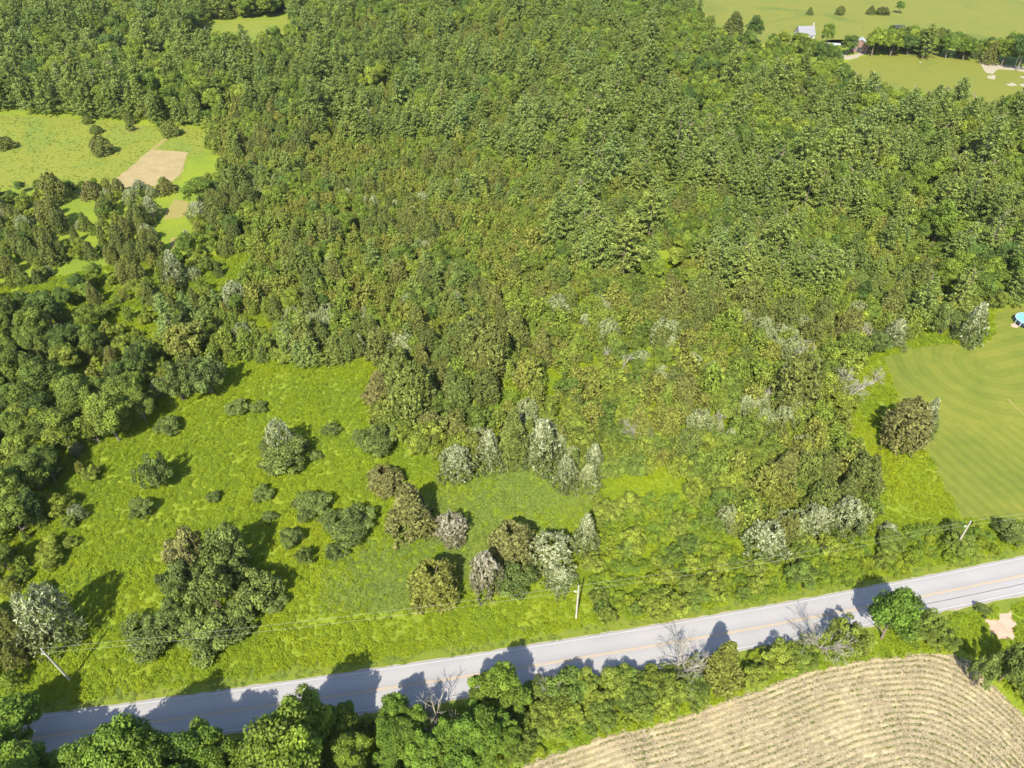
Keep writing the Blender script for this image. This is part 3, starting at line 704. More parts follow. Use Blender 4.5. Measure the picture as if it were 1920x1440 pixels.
# ------------------------------------------------------------------ woods and scrub: what grows where
OPEN = [gpoly(x) for x in (FIELD_L, SOIL, STUB1, STUB2, FIELD_FAR, FIELD_TR, FIELD_P, LAWN, CROP)]
OPEN.append(ROAD)
OPEN += [gpoly(x) for x in (
    # the meadow
    [(300, 765), (426, 705), (480, 722), (560, 694), (640, 684), (690, 692), (676, 780), (760, 836), (800, 884), (960, 884), (1080, 924), (1110, 968), (1100, 1090), (1130, 1180), (640, 1270), (300, 1300), (60, 1346), (110, 1260), (160, 1210), (150, 1120), (190, 1060), (215, 1010), (235, 960), (225, 900), (285, 800)],
    # grass strip west of the lawn, grassy nooks
    [(1590, 690), (1655, 665), (1692, 770), (1740, 860), (1800, 975), (1640, 985), (1610, 930), (1648, 870), (1630, 790), (1600, 740)],
    [(1640, 668), (1700, 652), (1790, 646), (1850, 660), (1870, 600), (1850, 580), (1750, 620)],
    [(1742, 640), (1758, 560), (1770, 640)], [(288, 370), (352, 370), (362, 425), (340, 480), (306, 490), (296, 425)],
    [(1225, 500), (1260, 470), (1275, 485), (1240, 510)], [(1392, 400), (1416, 380), (1424, 410), (1400, 420)], [(1770, 420), (1830, 430), (1860, 470), (1800, 470)],
    [(440, 600), (500, 590), (560, 630), (500, 640)], [(80, 545), (150, 505), (240, 500), (180, 535)], [(100, 420), (130, 380), (200, 380), (190, 420)],
    [(640, 690), (700, 660), (720, 690), (690, 760)], [(1000, 740), (1040, 700), (1060, 720), (1020, 780)],
    # roadside grass and sandy scrape on the south east corner
    [(1740, 1150), (1830, 1130), (1930, 1100), (2200, 1060), (2200, 1260), (1930, 1230), (1870, 1210), (1810, 1215), (1770, 1200)],
    [(1500, 50), (1520, 100), (1570, 104), (1640, 104), (1640, 70), (1560, 40)],
)]
FARLABEL = 'far woodland below the top of the picture'
REG = [
    ('the farmhouse garden', [(1474, 90), (1536, 97), (1580, 106), (1560, 112), (1474, 104)], 3.4, .1, dict(leafy=1), (.5, .68)),
    ('the farm tree row', [(1440, 92), (1462, 88), (1470, 100), (1440, 104)], 3.4, .0, dict(leafy=1), (.6, .85)),
    ('the tree row along the paddock', [(1625, 92), (1700, 90), (1780, 98), (1832, 108), (1832, 113), (1780, 108), (1700, 100), (1640, 101)], 3.0, .0, dict(leafy=.85, cedar=.15), (.7, 1.1)),
    ('the trees behind the dirt drive', [(1842, 106), (1880, 112), (2050, 118), (2050, 128), (1890, 121), (1845, 113)], 3.2, .0, dict(leafy=.75, cedar=.25), (.8, 1.2)),
    # name, polygon, spacing, skip, {kind: weight}, size
    ('the row of leafy trees south of the road', [(600, 1376), (700, 1362), (860, 1325), (960, 1296), (1000, 1340), (960, 1420), (900, 1470), (700, 1600), (600, 1600)], 3.0, .0, dict(ash=.8, shrub=.2), (.5, .85)),
    ('the tall western trees south of the road', [(-300, 1500), (-100, 1475), (90, 1462), (400, 1430), (600, 1392), (600, 1600), (-300, 1800)], 3.8, .0, dict(ash=1), (.84, 1.22)),
    ('the hedge between the road and the crop field', [(940, 1300), (1010, 1262), (1180, 1232), (1400, 1196), (1600, 1160), (1740, 1150), (1800, 1215), (1700, 1222), (1600, 1230), (1510, 1250), (1400, 1294), (1270, 1336), (1130, 1372), (980, 1430), (900, 1470)], 1.8, .03, dict(bramble=.7, shrub=.3), (.6, 1.0)),
    ('the rough bank south east of the crop field', [(1815, 1232), (1930, 1230), (2200, 1262), (2200, 1600), (2080, 1500), (1925, 1340), (1850, 1265)], 2.6, .1, dict(bramble=.4, shrub=.5, silver=.1), (.6, 1.0)),
    ('the weedy bank north of the road', [(1120, 1150), (1105, 1060), (1118, 965), (1200, 925), (1300, 940), (1400, 1050), (1500, 1012), (1640, 994), (1800, 990), (1860, 994), (1870, 1032), (1640, 1084), (1300, 1150), (1130, 1176)], 1.7, .08, dict(bramble=.86, shrub=.14), (.5, .9)),
    ('the dense wood west of the meadow', [(-300, 560), (60, 560), (180, 590), (300, 600), (310, 680), (292, 760), (280, 800), (222, 900), (232, 960), (212, 1010), (180, 1060), (140, 1110), (100, 1190), (100, 1300), (60, 1350), (-100, 1372), (-400, 1410)], 3.6, .13, dict(leafy=.42, shrub=.26, silver=.05, cedar=.13, sapling=.14), (.55, 1.0)),
    ('the scrub between the hay field and the western wood', [(-300, 352), (200, 358), (340, 352), (400, 400), (420, 520), (340, 600), (180, 592), (60, 562), (-300, 562)], 3.7, .36, dict(cedar=.24, shrub=.34, silver=.08, leafy=.14, sapling=.20), (.65, 1.1)),
    ('the pine wood behind the lawn', [(1700, 200), (2300, 220), (2300, 560), (1900, 566), (1760, 575), (1742, 470), (1690, 330)], 4.6, .0, dict(pine=.78, leafy=.16, sapling=.06), (.75, 1.2)),
    ('the pine stand in the middle of the wood', [(900, 300), (980, 240), (1130, 200), (1300, 190), (1500, 200), (1720, 240), (1750, 460), (1600, 440), (1380, 400), (1200, 360), (1050, 340)], 4.3, .02, dict(pine=.70, leafy=.10, sapling=.20), (.75, 1.25)),
    ('the pine clump above the scrub', [(985, 400), (1060, 390), (1180, 430), (1300, 470), (1480, 470), (1560, 500), (1540, 590), (1380, 585), (1200, 550), (1060, 490), (1000, 450)], 4.0, .05, dict(pine=.62, shrub=.12, leafy=.09, sapling=.17), (.7, 1.15)),
    ('the old pines right of the hay field', [(640, 60), (900, 40), (1260, 100), (1260, 190), (1000, 200), (900, 250), (820, 300), (640, 260), (480, 230), (400, 150)], 3.6, .02, dict(pine=.36, sapling=.46, leafy=.10, cedar=.08), (.65, 1.05)),
    ('the leafy wood below the paddock', [(1250, 50), (1330, 84), (1440, 106), (1490, 132), (1560, 142), (1600, 182), (1720, 190), (1900, 200), (2300, 215), (2300, 240), (1720, 240), (1400, 190), (1250, 150)], 5.0, .02, dict(leafy=.72, pine=.12, silver=.06, cedar=.1), (.75, 1.1)),
    ('the far woodland', [(-500, -60), (1240, -60), (1264, 2), (1330, 58), (1270, 130), (600, 120), (400, 200), (380, 246), (160, 222), (0, 213), (-500, 213)], 5.4, .03, dict(leafy=.44, pine=.46, cedar=.10), (.8, 1.3)),
    ('the open scrub above the weedy bank', [(960, 810), (1400, 790), (1440, 1010), (1290, 985), (1120, 1060), (1110, 960), (1080, 920)], 2.6, .08, dict(shrub=.36, silver=.09, cedar=.07, sapling=.34, bramble=.14), (.75, 1.3)),
    ('the green scrub between meadow and lawn', [(690, 690), (840, 600), (1100, 580), (1400, 600), (1570, 600), (1640, 640), (1590, 690), (1600, 740), (1630, 800), (1650, 870), (1610, 930), (1640, 990), (1500, 1012), (1400, 1050), (1290, 985), (1120, 1060), (1110, 960), (1080, 920), (960, 880), (800, 880), (700, 800)], 2.7, .08, dict(shrub=.37, silver=.08, cedar=.09, sapling=.34, bramble=.12), (.7, 1.4)),
    ('the brushy young wood in the middle', [(-300, 120), (1300, 120), (2300, 200), (2300, 700), (1570, 640), (690, 700), (420, 705), (300, 765), (290, 600), (340, 560), (400, 400), (390, 250)], 2.2, .04, dict(sapling=.66, cedar=.07, shrub=.13, silver=.02, leafy=.11, pine=.06), (.6, 1.25)),
]
SMALL_PINE = .75
SMALL_LEAFY = {'the brushy young wood in the middle': .55, 'the scrub between the hay field and the western wood': .6, 'the pine clump above the scrub': .6}
allp = []      # x, y, kind, width, height, region index
T = np.array(TAKEN); gkind = np.random.default_rng(77)
done = []
for ri, (rn, px, sp, skip, mix, sz) in enumerate(REG):
    poly = gpoly(px); x0, y0 = poly.min(0); x1, y1 = poly.max(0)
    x0, x1 = max(x0, -480), min(x1, 480)
    xs_ = np.arange(x0, x1, sp); ys_ = np.arange(y0, y1, sp * .866)
    GX, GY = np.meshgrid(xs_, ys_); GX = GX + (np.arange(len(ys_)) % 2)[:, None] * sp * .5
    P = np.stack([GX.ravel(), GY.ravel()], 1) + gkind.uniform(-.48, .48, (GX.size, 2)) * sp
    Q = P + (0 if ri < 4 or 'road' in rn else 1) * np.array([(11 * n2(x, y, 28, 1.1) + 5 * n2(x, y, 8, 2.1), 13 * n2(x, y, 30, 9.4) + 5 * n2(x, y, 9, 4.1)) for x, y in P])
    ok = inside(Q, poly) & (gkind.random(len(P)) > skip)
    vx, vy, _ = proj(P[:, 0], P[:, 1], 4.0)
    ok &= (vx > -190) & (vx < 2110) & (vy > -60) & (vy < 1640)
    if ri > 3:
        for o in OPEN: ok &= ~inside(P, o)
    for o in done: ok &= ~inside(Q, o)
    P = P[ok]
    if len(T):
        d = np.min(np.linalg.norm(P[:, None] - T[None, :, :2], axis=2) - T[None, :, 2] * .95, axis=1); P = P[d > .3]
    done.append(poly)
    ks = list(mix); pr = np.array([mix[k] for k in ks]); pr = pr / pr.sum()
    # kinds gather in patches
    for (x, y) in P:
        nz = [n2(x, y, 22, 5.0 * i + 2) for i in range(len(ks))]
        ww = pr * np.exp(4.5 * np.array(nz)); k = ks[int(gkind.choice(len(ks), p=ww / ww.sum()))]
        f_ = gkind.uniform(*sz); f_ *= gkind.choice([1, 1, 1, 1, 1, 1, 1, 1.3, 1.5]) if k in ('sapling', 'shrub', 'cedar', 'pine') else gkind.choice([1, 1, 1, 1, 1.2]); _, _, bw, bh = VAR[k][0]
        if k == 'pine' and 'brushy' in rn: f_ *= .62
        if k == 'leafy': f_ *= SMALL_LEAFY.get(rn, 1.0)
        allp.append((x, y, k, f_, f_ * gkind.uniform(.85, 1.2), ri))
# the largest of each kind as plants of their own; the rest of the kind as one mass
WHAT = dict(leafy='leafy tree', ash='lush ash-like tree', pine='layered green pine', cedar='upright dense cedar', shrub='rounded green shrub', silver='silvery-leaved shrub', sapling='slender sapling', bramble='low bramble bush')
MARKS = [(x, y, n) for x, y, n in [
    (1280, 1262, 'the bare tree south of the road centre'), (1537, 1216, 'the spreading bare tree south of the road'), (1598, 652, 'the bleached bare tree at the lawn tip'),
    (1578, 752, 'the bare tree by the grass strip'), (1502, 684, 'the thin bare tree in the scrub'), (1424, 762, 'the bare stems in the dark gap'), (1332, 806, 'the bare bush in the eastern scrub'),
    (1196, 826, 'the V-shaped bare tree'), (1160, 700, 'the leaning snag in mid scrub'), (1092, 370, 'the bare tree among the pines'), (1868, 440, 'the leaning bare trunk in the pines'), (1792, 330, 'the pale bare trunk high in the pines'),
    (560, 1445, 'the bare twiggy tree south of the road'), (830, 1360, 'the bare-topped tree south of the road'), (1040, 1290, 'the small bare tree beside the road'),
    (133, 1277, 'the western utility pole'), (1080, 1160, 'the middle utility pole'), (1788, 1032, 'the eastern utility pole'), (1700, 830, 'the lone lawn cedar'), (1830, 630, 'the silver bush on the lawn edge'),
    (290, 318, 'the tan soil patch'), (326, 392, 'the small dry grass patch'), (186, 280, 'the lone cedar in the hay field'), (100, 370, 'the tall cedar by the hay field'), (290, 900, 'the round shrub at the meadow edge'),
    (360, 740, 'the green mound above the meadow'), (348, 660, 'the orange-olive domed shrub'), (438, 570, 'the bright silver shrub above the meadow'), (1018, 870, 'the largest silver shrub'), (710, 745, 'the brown cedar at the meadow corner'),
    (325, 530, 'the tall grey shrub by the track'), (86, 1210, 'the tall silver shrub by the western pole'), (1560, 1005, 'the silver pair above the verge'), (1680, 1205, 'the lush round roadside tree'), (1872, 1170, 'the sand patch'),
    (1590, 150, 'the west corner of the paddock'), (1500, 90, 'the grey-roofed farmhouse'), (1610, 100, 'the red barn'), (1740, 104, 'the tall farm conifer'), (1858, 120, 'the start of the dirt drive'), (1902, 128, 'the far utility pole'),
    (1250, 490, 'the grassy gap in the pines'), (1405, 400, 'the second grassy gap in the pines'), (200, 356, 'the near edge of the hay field'), (380, 250, 'the east end of the hay field'), (450, 50, 'the far clearing'), (1360, 1294, 'the orange-brown roadside cedar')]]
MARK_P = np.array([tuple(pt(x, y))[:2] for x, y, _ in MARKS])
ORD = ['nearest', 'second', 'third', 'fourth', 'fifth', 'sixth', 'seventh', 'eighth', 'ninth', 'tenth', 'eleventh', 'twelfth']
def side_of(dx, dy): return ('right of' if dx > 0 else 'left of') if abs(dx) > abs(dy) else ('behind' if dy > 0 else 'in front of')
PLUR = dict(leafy='leafy trees of {}', ash='ash-like trees of {}', pine='pines of {}', cedar='cedars of {}', shrub='green shrubs of {}', silver='silvery shrubs of {}', sapling='saplings of {}', bramble='bramble bushes on {}')
MASS = dict(leafy='leafy_woodland', ash='ash_woodland', pine='pine_woodland', cedar='cedar_woodland', shrub='shrub_thicket', silver='silvery_thicket', sapling='sapling_thicket', bramble='bramble_thicket')
MLAB = dict(leafy='rounded leafy trees massed over the far woods', ash='ash-like trees massed south of the road', pine='pines massed over the middle and far woods', cedar='cedars scattered through the woods', shrub='green shrubs filling the scrub',
            silver='silvery shrubs scattered through the scrub', sapling='young saplings filling the brushy wood', bramble='low bramble bushes along the banks')
def scatter(name, meshes, pos, rot, scl, idx, label):
    col = bpy.data.collections.new(name + '_kinds')
    for me in meshes: col.objects.link(bpy.data.objects.new(name + '_piece', me))
    me = bpy.data.meshes.new(name); me.vertices.add(len(pos)); me.vertices.foreach_set('co', np.asarray(pos, np.float32).ravel())
    for nm, typ, key, v in (('rot', 'FLOAT_VECTOR', 'vector', rot), ('scl', 'FLOAT_VECTOR', 'vector', scl), ('idx', 'INT', 'value', idx)):
        a = me.attributes.new(nm, typ, 'POINT'); a.data.foreach_set(key, np.asarray(v, np.int32 if typ == 'INT' else np.float32).ravel())
    me.update()
    o = tag(link(name, me), label, None, None, 'stuff')
    ng = bpy.data.node_groups.new(name, 'GeometryNodeTree')
    ng.interface.new_socket('Geometry', in_out='INPUT', socket_type='NodeSocketGeometry'); ng.interface.new_socket('Geometry', in_out='OUTPUT', socket_type='NodeSocketGeometry')
    N = ng.nodes; L = ng.links
    gi, go = N.new('NodeGroupInput'), N.new('NodeGroupOutput'); io = N.new('GeometryNodeInstanceOnPoints'); ci = N.new('GeometryNodeCollectionInfo')
    ci.inputs['Collection'].default_value = col; ci.inputs['Separate Children'].default_value = True; ci.inputs['Reset Children'].default_value = True
    def na(nm, typ):
        n = N.new('GeometryNodeInputNamedAttribute'); n.data_type = typ; n.inputs['Name'].default_value = nm
        return next(s for s in n.outputs if s.enabled and s.name == 'Attribute')
    L.new(gi.outputs[0], io.inputs['Points']); L.new(ci.outputs[0], io.inputs['Instance']); io.inputs['Pick Instance'].default_value = True
    L.new(na('idx', 'INT'), io.inputs['Instance Index']); L.new(na('scl', 'FLOAT_VECTOR'), io.inputs['Scale'])
    er = N.new('FunctionNodeEulerToRotation'); L.new(na('rot', 'FLOAT_VECTOR'), er.inputs[0]); L.new(er.outputs[0], io.inputs['Rotation'])
    L.new(io.outputs[0], go.inputs[0])
    md = o.modifiers.new('scatter', 'NODES'); md.node_group = ng
    return o
named = {}
for k in NAME:
    own = sum(1 for o in C.objects if o.name.split('.')[0] == NAME[k][0])
    A = [a for a in allp if a[2] == k]
    if not A: continue
    bw, bh = VAR[k][0][2:]
    def shown(a):
        x, y, d = proj(a[0], a[1], 2.0)
        return (a[3] * bw / d) if (-5 < x < 1925 and -5 < y < 1450) else 0
    A.sort(key=shown, reverse=True)
    cut = min(300 - own, sum(1 for a in A if shown(a) > 0))
    near = {}
    for i, a in enumerate(A[:cut]):
        dv = np.array(a[:2]) - MARK_P; j = int(np.argmin((dv ** 2).sum(1)))
        near.setdefault((j, side_of(*dv[j])), []).append((float((dv[j] ** 2).sum()), i))
    lab = {}
    for (j, sd_), v in near.items():
        v.sort(); many = len(v) > len(ORD)
        for n_, (_, i) in enumerate(v):
            if n_ < len(ORD): lab[i] = '{} {} {} {}'.format(WHAT[k] if len(v) == 1 else ORD[n_] + ' ' + WHAT[k], 'standing' if k not in ('shrub', 'silver', 'bramble') else 'growing', sd_, MARKS[j][2])
            else: lab[i] = '{} farther out {} {}'.format(WHAT[k], sd_, MARKS[j][2])
    for i, a in enumerate(A[:cut]):
        rn = REG[a[5]][0]; wd_ = lab[i].split()
        if len(wd_) > 16: lab[i] = ' '.join(x_ for x_ in wd_ if x_ not in ('standing', 'growing', 'low', 'rounded', 'lush'))
        plant(k, random.randrange(30), (a[0], a[1], 0), random.uniform(0, 6.28), a[3], a[4], lab[i], PLUR[k].format(rn) if 'farther out' not in lab[i] else lab[i], 'leafy_dark_shaded' if k == 'leafy' and 'west of the meadow' in rn else None)
    rest = A[cut:]
    if rest:
        n = len(rest); g_ = np.random.default_rng(len(k) * 31)
        # each piece of the mass: foliage together with its stem
        ms = []
        for fol, stem, _, _ in VAR[k]: ms.append(fol)
        scatter(MASS[k], ms, [(a[0], a[1], 0) for a in rest], np.column_stack([g_.normal(0, .05, n), g_.normal(0, .05, n), g_.uniform(0, 6.28, n)]),
                [(a[3], a[3], a[4]) for a in rest], g_.integers(0, len(ms), n), MLAB[k])
    named[k] = (cut, len(rest))
print('plants', named)

# ------------------------------------------------------------------ ground cover
def thin(P):
    c = np.array(tuple(pt(880, 990))[:2]); c2 = np.array(tuple(pt(1000, 910))[:2]); c3 = np.array(tuple(pt(720, 1100))[:2])
    d = np.minimum(np.minimum(np.linalg.norm(P - c, axis=1), np.linalg.norm(P - c2, axis=1)), np.linalg.norm(P - c3, axis=1) + 3)
    wob = np.array([4.5 * n2(x, y, 7, 6.1) for x, y in P])
    return np.random.default_rng(3).random(len(P)) < np.clip((d + wob - 6) / 9, .05, 1)
def cover(name, meshes, px, dens, avoid, label, smin, smax, seed, keep=None, zoff=0.0):
    g_ = np.random.default_rng(seed); poly = gpoly(px) if not isinstance(px, np.ndarray) else px
    a, b = poly.min(0), poly.max(0); n = int((b[0] - a[0]) * (b[1] - a[1]) * dens)
    P = g_.uniform(a, b, (n, 2)); ok = inside(P, poly)
    for o in avoid: ok &= ~inside(P, o)
    P = P[ok]
    if keep is not None: P = P[keep(P)]
    n = len(P); s = g_.uniform(smin, smax, n)
    s *= np.array([.8 + .5 * (n2(x, y, 7, 8.8) + .4) for x, y in P]).clip(.4, 1.5)
    scatter(name, meshes, np.column_stack([P, np.full(n, zoff)]), np.column_stack([g_.normal(0, .08, (n, 2)), g_.uniform(0, 6.28, n)]), np.column_stack([s, s, s * g_.uniform(.7, 1.4, n)]), g_.integers(0, len(meshes), n), label)
    print(name, n)
FIELD_COVER = 1
SOFT = [(640, 1010), (760, 930), (900, 880), (1050, 900), (1070, 960), (960, 1000), (880, 1080), (740, 1120), (640, 1140)]
no_weeds = [gpoly(LAWN), gpoly(CROP), ROAD, gpoly([(1839, 1161), (1867, 1161), (1873, 1132), (1896, 1131), (1906, 1170), (1902, 1197), (1873, 1202)])]
cover('meadow_weeds', WEEDS, [(-120, 1420), (-100, 560), (300, 480), (1000, 480), (1700, 500), (1860, 560), (1880, 640), (1660, 680), (1800, 970), (2050, 960), (2050, 1240), (1930, 1330), (1800, 1210), (1500, 1260), (1000, 1440), (600, 1440)], 3.0, no_weeds, 'waist-high yellow-green weeds covering the meadow', .55, 1.15, 5, thin)
cover('smooth_grass', TUFTS, [(600, 1150), (600, 900), (1120, 840), (1140, 1140)], 6, [ROAD], 'softer bluish green grass in the middle of the meadow', .7, 1.3, 6, lambda P: ~thin(P))
cover('verge_grass', TUFTS, np.array([road_at(x, -3.0) for x in xs] + [road_at(x, -.2) for x in xs[::-1]]), 1.6, [], 'short rough grass on the north verge of the road', .4, .8, 7)
cover('hay_tussocks', TUFTS, FIELD_L, .35, [gpoly(SOIL), gpoly(PATH)], 'uneven tussocks of long grass over the hay field', .4, .85, 16)
def on_row(P):
    S_ = crop_s(P) + .15 * np.array([n2(x, y, 6, 1.3) for x, y in P]); fr = (S_ / ROW) % 1
    pat = np.array([n2(x, y, 9, 3.7) + .5 * n2(x, y, 2, 2.2) for x, y in P])
    return (np.abs(fr - .5) < .15) & (pat > -.42)
cover('crop_seedlings', SEEDL, crop_g, 34, [], 'rows of young green seedlings in the straw-covered field', .3, .85, 8, on_row, .02)
def straw_mesh(seed):
    p = Plant(seed); g = p.g; n = 7
    p.add(np.column_stack([g.normal(0, .25, (n, 2)), np.full(n, .05)]), unit(np.column_stack([g.normal(0, .3, (n, 2)), np.ones(n)])), np.column_stack([g.normal(0, 1, (n, 2)), np.zeros(n)]), g.uniform(.25, .6, n), g.uniform(.03, .06, n), g.uniform(.3, 1, n), .02)
    return p
M['straw'] = leaf_mat('loose_straw', [(0, (.30, .25, .15)), (1, (.40, .335, .23))], .6, 1.2, .1)
cover('loose_straw', [straw_mesh(900 + i).mesh('straw', M['straw']) for i in range(3)], crop_g, 9, [], 'loose straw strewn over the crop field', .7, 1.3, 9, None, .08)

# ------------------------------------------------------------------ utility poles and wires
POLES = []
def pole(b, tpx, h, label, extra):
    base = pt(*b); top = pt(tpx[0], tpx[1], h); lean = top - base; lean.z = 0
    if lean.length > .9: lean = lean.normalized() * .9
    o = empty('utility_pole', base, label, 'utility pole', 'utility poles along the road' if extra < 3 else None)
    L = lean
    def pp(z): return (L.x * z / h, L.y * z / h, z)
    V, Fq = tubes_np([(pp(-.3), pp(h * .5), .17, .145), (pp(h * .5), pp(h), .145, .11)], 10); link('shaft', mesh_np('shaft', V, Fq, M['pole'], smooth=True), o)
    bm = bmesh.new(); bmesh.ops.create_cone(bm, cap_ends=True, segments=10, radius1=.09, radius2=.05, depth=.28)
    bmesh.ops.translate(bm, verts=bm.verts, vec=(L.x, L.y, h + .14)); link('insulator', bm_mesh('insulator', bm, M['porcelain']), o)
    bm = bmesh.new(); q = pp(h - 1.3); box(bm, (q[0] - .28, q[1], q[2]), (.5, .08, .08)); link('bracket', bm_mesh('bracket', bm, M['porcelain']), o)
    bm = bmesh.new(); bmesh.ops.create_cone(bm, cap_ends=True, segments=10, radius1=.11, radius2=.07, depth=.26); bmesh.ops.translate(bm, verts=bm.verts, vec=(q[0] - .5, q[1], q[2] + .16)); link('insulator', bm_mesh('insulator', bm, M['porcelain']), o)
    POLES.append((base + L + Vector((0, 0, h + .28)), base + Vector((q[0] - .5, q[1], q[2] + .3)), base))
    return o
pole((133, 1277), (78, 1218), 9.2, 'grey wooden utility pole behind the leafy trees west of the meadow', 0)
pole((1080, 1160), (1085, 1100), 8.2, 'pale utility pole standing alone on grass beside the middle of the road', 1)
pole((1788, 1032), (1810, 988), 8.2, 'pale utility pole on the bushy bank below the lawn', 2)
def wire(name, pts_, label, sag):
    segs = []
    for a, b in zip(pts_[:-1], pts_[1:]):
        n = 24; q = [a.lerp(b, i / n) - Vector((0, 0, sag * 4 * (i / n) * (1 - i / n))) for i in range(n + 1)]
        segs += [(tuple(q[i]), tuple(q[i + 1]), .0105, .0105) for i in range(n)]
    V, Fq = tubes_np(segs, 5)
    return tag(link(name, mesh_np(name, V, Fq, M['wire'], smooth=True)), label, 'power line', 'overhead wires along the road')
d01 = (POLES[2][0] - POLES[1][0]); d01.z = 0
wire('overhead_wire', [POLES[0][0], POLES[1][0], POLES[2][0], POLES[2][0] + d01], 'thin pale wire strung between the tops of the roadside poles', .9)
wire('overhead_wire', [POLES[0][1], POLES[1][1], POLES[2][1], POLES[2][1] + d01], 'thin pale lower wire on the side brackets of the roadside poles', 1.1)
c = pt(1902, 126); POLES_N = len(POLES)
pole((1902, 126), (1914, 90), 10.5, 'far utility pole standing beside the dirt drive at the farm', 3)
c = pt(1858, 118); o = empty('yard_light', c, 'short pale post with a lamp head at the start of the dirt drive', 'yard light')
V, Fq = tubes_np([((0, 0, -.1), (.1, 0, 3.0), .09, .07)], 8); link('post', mesh_np('post', V, Fq, M['pole'], smooth=True), o)
bm = bmesh.new(); box(bm, (.1, -.3, 3.05), (.35, .9, .18)); link('lamp_head', bm_mesh('lamp_head', bm, M['porcelain']), o)

# ------------------------------------------------------------------ farm buildings
M['roof'] = plain('grey_metal_roof', (.19, .19, .21), .5, .1, 1); M['roof_pale'] = plain('pale_metal_roof', (.27, .29, .31), .45, .08, 1)
M['wall_white'] = plain('white_boards', (.36, .34, .33), .8, .1, 2); M['brick'] = plain('red_boards', (.18, .115, .095), .85, .2, 2)
M['dark'] = plain('dark_boards', (.035, .04, .045), .8, .2, 2); M['glass'] = plain('window_glass', (.05, .06, .07), .1, .05); M['trim'] = plain('white_trim', (.4, .39, .37), .7, .05)
M['redbrick'] = plain('chimney_brick', (.34, .30, .28), .9, .2, 4)
def gable(name, px, py, w_, d_, eave, ridge, rz, wall, roof, label, cat, windows=(), door=None, chimney=None, over=.35):
    o = empty(name, pt(px, py), label, cat, None, rz)
    bm = bmesh.new(); x, y = w_ / 2, d_ / 2
    v = [bm.verts.new(q) for q in ((-x, -y, -.2), (x, -y, -.2), (x, y, -.2), (-x, y, -.2), (-x, -y, eave), (x, -y, eave), (x, y, eave), (-x, y, eave), (-x, 0, ridge), (x, 0, ridge))]
    for f in ((0, 1, 5, 4), (2, 3, 7, 6), (1, 2, 6, 9, 5), (3, 0, 4, 8, 7), (3, 2, 1, 0)): bm.faces.new([v[i] for i in f])
    link('wall', bm_mesh('wall', bm, M[wall]), o)
    bm = bmesh.new(); sl = (ridge - eave) / y; th = .12
    for s in (-1, 1):
        ye = s * (y + over); ze = eave - sl * over; xx = x + over
        a = [(-xx, 0, ridge + .02), (xx, 0, ridge + .02), (xx, ye, ze + .02), (-xx, ye, ze + .02)]
        lo = [bm.verts.new(q) for q in a]; hi = [bm.verts.new((q[0], q[1], q[2] + th)) for q in a]
        bm.faces.new(lo); bm.faces.new(hi[::-1])
        for i in range(4): j = (i + 1) % 4; bm.faces.new((lo[i], lo[j], hi[j], hi[i]))
    ro = link('roof', bm_mesh('roof', bm, M[roof]), o)
    bm = bmesh.new(); n = max(3, int(w_ / .6))
    for s in (-1, 1):
        for i in range(n + 1):
            xx = -x + w_ * i / n; q0, q1 = (xx, 0, ridge + th + .03), (xx, s * (y + over), eave - sl * over + th + .03)
            V_, F_ = tubes_np([(q0, q1, .035, .035)], 4); vs_ = [bm.verts.new(a_) for a_ in V_]
            for f in F_: bm.faces.new([vs_[k] for k in f])
    st = link('seam', bm_mesh('seam', bm, M[roof]), ro); st['kind'] = 'stuff'
    for (side, u, zc, ww, hh) in windows:
        bm = bmesh.new(); bg_ = bmesh.new()
        if side in 'SN':
            s = -1 if side == 'S' else 1; box(bm, (u, s * (y + .03), zc), (ww + .2, .07, hh + .2)); box(bg_, (u, s * (y + .08), zc), (ww, .04, hh))
        else:
            s = -1 if side == 'W' else 1; box(bm, (s * (x + .03), u, zc), (.07, ww + .2, hh + .2)); box(bg_, (s * (x + .08), u, zc), (.04, ww, hh))
        wo = link('window', bm_mesh('window', bm, M['trim']), o); link('pane', bm_mesh('pane', bg_, M['glass']), wo)
    if door:
        side, u, ww, hh, mt = door; bm = bmesh.new()
        if side == 'S': box(bm, (u, -y - .04, hh / 2), (ww, .09, hh))
        else: box(bm, ((-x if side == 'W' else x) + (-.04 if side == 'W' else .04), u, hh / 2), (.09, ww, hh))
        link('door', bm_mesh('door', bm, M[mt]), o)
    if chimney:
        bm = bmesh.new(); box(bm, (chimney, .15, ridge + .5), (.75, .75, 2.0)); link('chimney', bm_mesh('chimney', bm, M['redbrick']), ro)
    return o
gable('farmhouse', 1505, 78, 8.4, 7.5, 4.2, 7.6, R(4), 'wall_white', 'roof', 'farmhouse with a grey gable roof and chimney behind dark trees', 'house', [('S', -2.4, 2.8, .9, 1.3), ('S', .2, 2.8, .9, 1.3), ('S', 2.6, 2.8, .9, 1.3), ('W', -1.6, 2.6, .9, 1.3), ('W', 1.6, 2.6, .9, 1.3), ('W', 0, 5.2, .9, 1.1)], ('S', 1.4, 1.0, 2.1, 'dark'), 3.7)
gable('lean_to', 1488, 82, 4.2, 4.0, 2.3, 3.3, R(4), 'wall_white', 'roof_pale', 'low white lean-to at the west end of the farmhouse', 'outbuilding', [('W', 0, 1.4, .8, .9)])
gable('white_shed', 1559, 94, 6.5, 5.5, 2.2, 3.4, R(-14), 'wall_white', 'roof_pale', 'low shed with a bright white roof between house and barn', 'shed', [('S', -1.5, 1.3, .9, .8)], ('S', 1.4, 1.1, 1.9, 'dark'))
gable('red_barn', 1610, 96, 5.6, 8.0, 3.4, 6.2, R(68), 'brick', 'roof_pale', 'small red barn with a pale metal roof and dark doorway', 'barn', [('W', -2.2, 2.0, .8, .9), ('W', 2.2, 2.0, .8, .9)], ('W', .2, 1.8, 2.4, 'dark'))
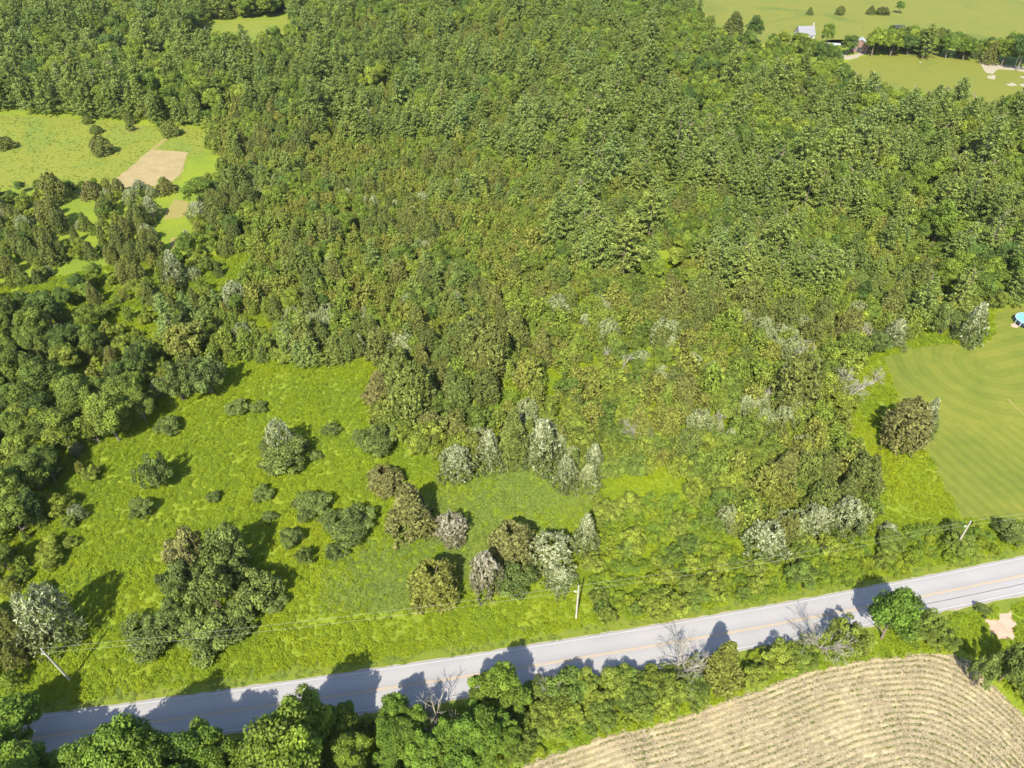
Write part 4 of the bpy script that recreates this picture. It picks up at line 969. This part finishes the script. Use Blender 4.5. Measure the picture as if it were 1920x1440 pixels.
gable('brick_outhouse', 1528, 92, 3.0, 3.2, 2.2, 3.3, R(20), 'brick', 'roof_pale', 'tiny reddish outhouse by the east corner of the farmhouse', 'outbuilding', [], ('S', 0, .9, 1.9, 'dark'))
gable('dark_shed', 1682, 62, 5.0, 3.6, 3.2, 4.0, R(0), 'dark', 'dark', 'black shed standing in the far field behind the farm tree row', 'shed', [], ('S', 1.0, 1.2, 2.0, 'trim'))

# ------------------------------------------------------------------ pool
M['water'] = plain('pool_water', (.16, .40, .50), .08, .12, .8); M['pool_wall'] = plain('navy_pool_wall', (.02, .035, .06), .5, .2); M['pool_rim'] = plain('pool_rim', (.34, .42, .48), .5, .1)
o = empty('swimming_pool', pt(1924, 606), 'round above-ground pool of bright blue water on the lawn', 'pool')
def ring(name, r0, r1, z0, z1, mat, n=40):
    V = []; Fq = []
    for i in range(n):
        a = 6.28319 * i / n; c_, s_ = math.cos(a), math.sin(a)
        V += [(r0 * c_, r0 * s_, z0), (r1 * c_, r1 * s_, z0), (r1 * c_, r1 * s_, z1), (r0 * c_, r0 * s_, z1)]
        b, nx = 4 * i, 4 * ((i + 1) % n)
        for k in range(4): Fq.append((b + k, b + (k + 1) % 4, nx + (k + 1) % 4, nx + k))
    return link(name, mesh_np(name, np.array(V), np.array(Fq), M[mat]), o)
ring('wall', 2.72, 2.80, 0, 1.22, 'pool_wall'); ring('rim', 2.66, 2.9, 1.22, 1.30, 'pool_rim')
for i in range(12):
    a = 6.28319 * i / 12; bm = bmesh.new(); box(bm, (2.86 * math.cos(a), 2.86 * math.sin(a), .6), (.10, .16, 1.2), a); link('upright', bm_mesh('upright', bm, M['pool_rim']), o)
bm = bmesh.new(); bmesh.ops.create_circle(bm, cap_ends=True, segments=40, radius=2.70); bmesh.ops.translate(bm, verts=bm.verts, vec=(0, 0, 1.08)); link('water', bm_mesh('water', bm, M['water']), o)

# ------------------------------------------------------------------ the air: a faint haze
m = bpy.data.materials.new('thin_haze'); m.use_nodes = True; t = m.node_tree; t.nodes.remove(t.nodes['Principled BSDF'])
pv = t.nodes.new('ShaderNodeVolumePrincipled'); pv.inputs['Color'].default_value = (.86, .93, 1, 1); pv.inputs['Density'].default_value = HAZE; pv.inputs['Anisotropy'].default_value = 0.0
t.links.new(pv.outputs[0], t.nodes['Material Output'].inputs['Volume'])
bm = bmesh.new(); box(bm, (0, 1500, 64.5), (12000, 12000, 131)); me = bm_mesh('haze', bm, m); tag(link('haze', me), 'thin summer haze over the countryside', None, None, 'stuff')
